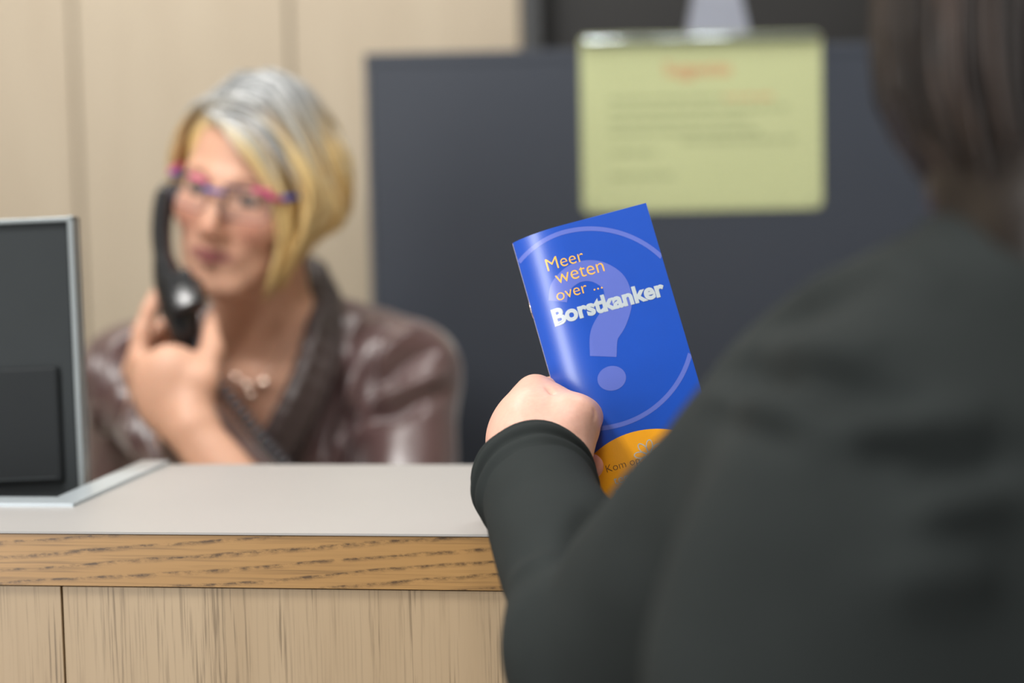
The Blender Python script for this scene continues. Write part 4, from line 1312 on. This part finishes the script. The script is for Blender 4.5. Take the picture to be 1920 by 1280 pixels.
for q in (-1, 1):
    hp = HI + np.array([q * 0.085, 0, -0.02])
    fb.cap(hp, hp + np.array([0, 0.01, -0.40]), 0.075, 0.05, 0.03)
    fb.cap(hp + np.array([0, 0.01, -0.40]), hp + np.array([0, -0.01, -0.77]), 0.048, 0.032, 0.02)
VB, FB = fb.surface()
V = np.concatenate([VA, VB]); F = np.concatenate([FA, FB + len(VA)])
col = np.tile(SK3, (len(V), 1))
tips = [P(1108, 874, 1.434), P(1105, 789, 1.4375), P(1136, 760, 1.4655), km[0], km[1], km[2]]
for i, p in enumerate(tips):
    g = np.exp(-(np.linalg.norm(V - p, axis=1) / (0.016 if i == 0 else 0.010)) ** 2) * (0.95 if i == 0 else 0.35)  # little fingertip painted redder for light bleeding through; the rest only flushed
    col = col + (SK4 - col) * g[:, None]
from_arrays('body', V, F, M['skin'], vis, True, col)
np_ = P(1121, 774, 1.4435)
nd = np.array([0.55, -0.62, 0.55]); nd /= np.linalg.norm(nd)
nu_ = np.cross(nd, [0.2, 0.2, 1]); nu_ /= np.linalg.norm(nu_); nv_ = np.cross(nd, nu_)
fln = Field(np_ - 0.012, np_ + 0.012, 0.0008)
fln.ell(np_, (0.0042, 0.0058, 0.0016), np.stack([nu_, nv_, nd], 1), 0.001)
a, b = fln.surface()
from_arrays('thumb_nail', a, b, M['nail'], vis)

# jumper
fj = Field(np.array([-0.06, 0.55, 0.80]), np.array([0.72, 1.46, 1.40]), 0.0042)
CUF = WRI + fax * 0.008
fj.cone(ELB + fax * 0.004, CUF - fax * 0.022, 0.0470, 0.0402, 0.006)
fj.cap(ELB, ELB + fax * 0.02, 0.0450, 0.0450, 0.012)
fj.chain([ELB, P(1357, 1018, 1.09), SHO], [0.0435, 0.0525, 0.059], 0.015)
fj.ell(SHO + np.array([0.004, -0.01, -0.008]), (0.061, 0.064, 0.057), None, 0.02)
fj.chain([SHO, P(1632, 688, 0.975), P(1730, 632, 0.95), P(1840, 520, 0.92)], [0.055, 0.043, 0.044, 0.026], 0.015)
fj.cap(SHO + np.array([0.03, -0.03, -0.02]), NB_ + np.array([-0.01, -0.01, -0.055]), 0.060, 0.050, 0.03)
fj.cap(SHO + np.array([0.055, 0.0, -0.06]), SHO + np.array([0.05, 0.03, -0.45]), 0.070, 0.115, 0.10)
fj.cap(P(1200, 1300, 1.145), P(1590, 930, 1.015), 0.048, 0.064, 0.08)
fj.cap(SHR2, NB_, 0.060, 0.060, 0.03)
fj.cap(SHR2, SHR2 + np.array([0.05, 0.0, -0.28]), 0.062, 0.052, 0.02)
fj.cap(SHR2 + np.array([0.05, 0.0, -0.28]), SHR2 + np.array([0.0, 0.16, -0.44]), 0.050, 0.040, 0.02)
fj.ell(CH + np.array([-0.02, 0, 0.02]), (0.195, 0.135, 0.22), None, 0.06)
fj.cap(CH, HI + np.array([0, 0, -0.06]), 0.135, 0.165, 0.05)
fj.cap(NB_, VH + (NB_ - VH) * 0.55, 0.058, 0.058, 0.02)
fcf = Field(CUF - fax * 0.02 - 0.062, CUF - fax * 0.02 + 0.062, 0.0014)
fcf.cone(CUF - fax * 0.040, CUF - fax * 0.002, 0.0402, 0.0385, 0.004)
fcf.torus(CUF - fax * 0.002, fax, 0.0385, 0.0046, 0.003)
fcf.torus(CUF - fax * 0.012, fax, 0.0398, 0.0050, 0.004)
fcf.torus(CUF - fax * 0.030, fax, 0.0385, 0.0050, 0.006)
fcf.cone(CUF - fax * 0.05, CUF + fax * 0.03, 0.0345, 0.0345, 0.002, True)
a, b = fcf.surface(1)
dn = np.array([noise.noise(Vector((p[0] * 40, p[1] * 40, p[2] * 40))) for p in a])
a = a + normals(a, b) * (0.0016 * dn)[:, None]
from_arrays('cuff', a, b, M['knit'], vis)
Vj, Fj = fj.surface(2)
Nj = normals(Vj, Fj)
tj = bvh(Vj, Fj)
fold = [([(1345, 690), (1450, 700), (1600, 730), (1760, 770)], 0.010, -0.010), ([(1340, 660), (1440, 655), (1560, 660), (1680, 650)], 0.010, 0.006),
        ([(1400, 620), (1500, 590), (1620, 560)], 0.009, -0.005), ([(1320, 735), (1420, 760), (1540, 800)], 0.010, 0.007),
        ([(1330, 770), (1420, 800), (1500, 830)], 0.009, -0.006), ([(1560, 820), (1700, 790), (1880, 800)], 0.012, 0.008),
        ([(1600, 850), (1720, 840), (1880, 850)], 0.010, -0.008), ([(1700, 980), (1780, 950), (1900, 930)], 0.010, 0.008),
        ([(1690, 900), (1780, 890), (1900, 880)], 0.010, -0.007), ([(1640, 470), (1720, 520), (1800, 560)], 0.010, 0.004),
        ([(1480, 560), (1580, 520), (1680, 500)], 0.010, 0.005), ([(1650, 1090), (1760, 1080), (1880, 1090)], 0.012, 0.007),
        ([(1120, 955), (1080, 1000), (1040, 1060)], 0.010, -0.008), ([(960, 1090), (1000, 1060), (1060, 1030)], 0.009, 0.005),
        ([(1420, 640), (1400, 700), (1440, 760)], 0.010, -0.004)]
Vj = crease(Vj, Nj, fold, tj)
dn = np.array([noise.noise(Vector((p[0] * 16, p[1] * 16, p[2] * 24))) for p in Vj])
wst = np.clip(np.linalg.norm(Vj - CUF, axis=1) / 0.06 - 0.6, 0, 1)
Vj = Vj + normals(Vj, Fj) * (0.0025 * dn * wst)[:, None]
from_arrays('jumper', Vj, Fj, M['knit'], vis)
# trousers, shoes
flt = Field(HI - np.array([0.28, 0.28, 0.90]), HI + np.array([0.28, 0.30, 0.16]), 0.010)
flt.ell(HI + np.array([0, 0, -0.02]), (0.165, 0.125, 0.13), None, 0.03)
for q in (-1, 1):
    hp = HI + np.array([q * 0.085, 0, -0.02])
    flt.cap(hp, hp + np.array([0, 0.01, -0.40]), 0.090, 0.066, 0.03)
    flt.cone(hp + np.array([0, 0.01, -0.40]), hp + np.array([0, -0.01, -0.775]), 0.064, 0.060, 0.03)
    fs = Field(hp + np.array([-0.08, -0.14, -0.86]), hp + np.array([0.08, 0.24, -0.70]), 0.005)
    fs.cap(hp + np.array([0, -0.03, -0.80]), hp + np.array([0, 0.15, -0.81]), 0.038, 0.033, 0.02)
    fs.cap(hp + np.array([0, -0.01, -0.74]), hp + np.array([0, -0.01, -0.79]), 0.040, 0.04, 0.02)
    fs.keep(np.array([0, 0, 0.001]), (0, 0, -1))
    a, b = fs.surface()
    from_arrays('shoe', a, b, M['shoe'], vis)
a, b = flt.surface()
from_arrays('trousers', a, b, M['trousers'], vis)
# long brown hair
D1, D2, D3 = np.array(L(38, 28, 24)[:3]), np.array(L(28, 23, 21)[:3]), np.array(L(62, 45, 36)[:3])
mbh = MB()
fz = Field(VH - np.array([0.16, 0.17, 0.24]), VH + np.array([0.16, 0.17, 0.16]), 0.005)
fz.ell(VH + np.array([0, -0.008, 0.01]), (0.088, 0.105, 0.125), None, 0.02)
fz.cap(VH + np.array([-0.010, -0.025, -0.03]), P(1885, 360, 0.905), 0.076, 0.036, 0.03)
fz.cap(VH + np.array([0.02, -0.05, -0.03]), P(2050, 450, 0.86), 0.07, 0.05, 0.03)
a, b = fz.surface(2)
mbh.v = [tuple(p) for p in a]; mbh.f = [tuple(map(int, t)) for t in b]; mbh.c = [tuple(D2)] * len(a)
def px_lock(ctrl, r, c):
    pts = smooth_path(ctrl, 14)
    mbh.tube(pts, r * np.interp(np.linspace(0, 1, 14), [0, 0.2, 0.8, 1], [0.7, 1, 0.8, 0.2]), 6, False, c, 0.6)
for i in range(800):
    t = random.random()
    a = math.radians(150 + 200 * t)                # round the side and the back of the head
    dx, dy = math.cos(a), math.sin(a)
    o = random.uniform(0, 0.008)
    top = VH + np.array([dx * 0.02, dy * 0.02 - 0.01, 0.137])
    m1 = VH + np.array([dx * (0.075 + o), dy * (0.09 + o) - 0.008, 0.085 + J(0.01)])
    m2 = VH + np.array([dx * (0.091 + o), dy * (0.107 + o) - 0.008, 0.0 + J(0.01)])
    m3 = VH + np.array([dx * (0.086 + o) - 0.001, dy * (0.100 + o) - 0.012, -0.060 + J(0.01)])
    k = 0.060 if t < 0.35 else 0.078
    end = VH + np.array([dx * k * 0.80 + J(0.008) + 0.004, dy * k - 0.02 + J(0.006), -0.114 + J(0.014) - 0.10 * t])
    px_lock([top, m1, m2, m3, end], random.uniform(0.0014, 0.0034), tuple(D1 + (D2 - D1) * random.random() if random.random() < 0.94 else D3))
mbh.build('hair', M['hair'], vis, True)['label'] = 'long brown hair'
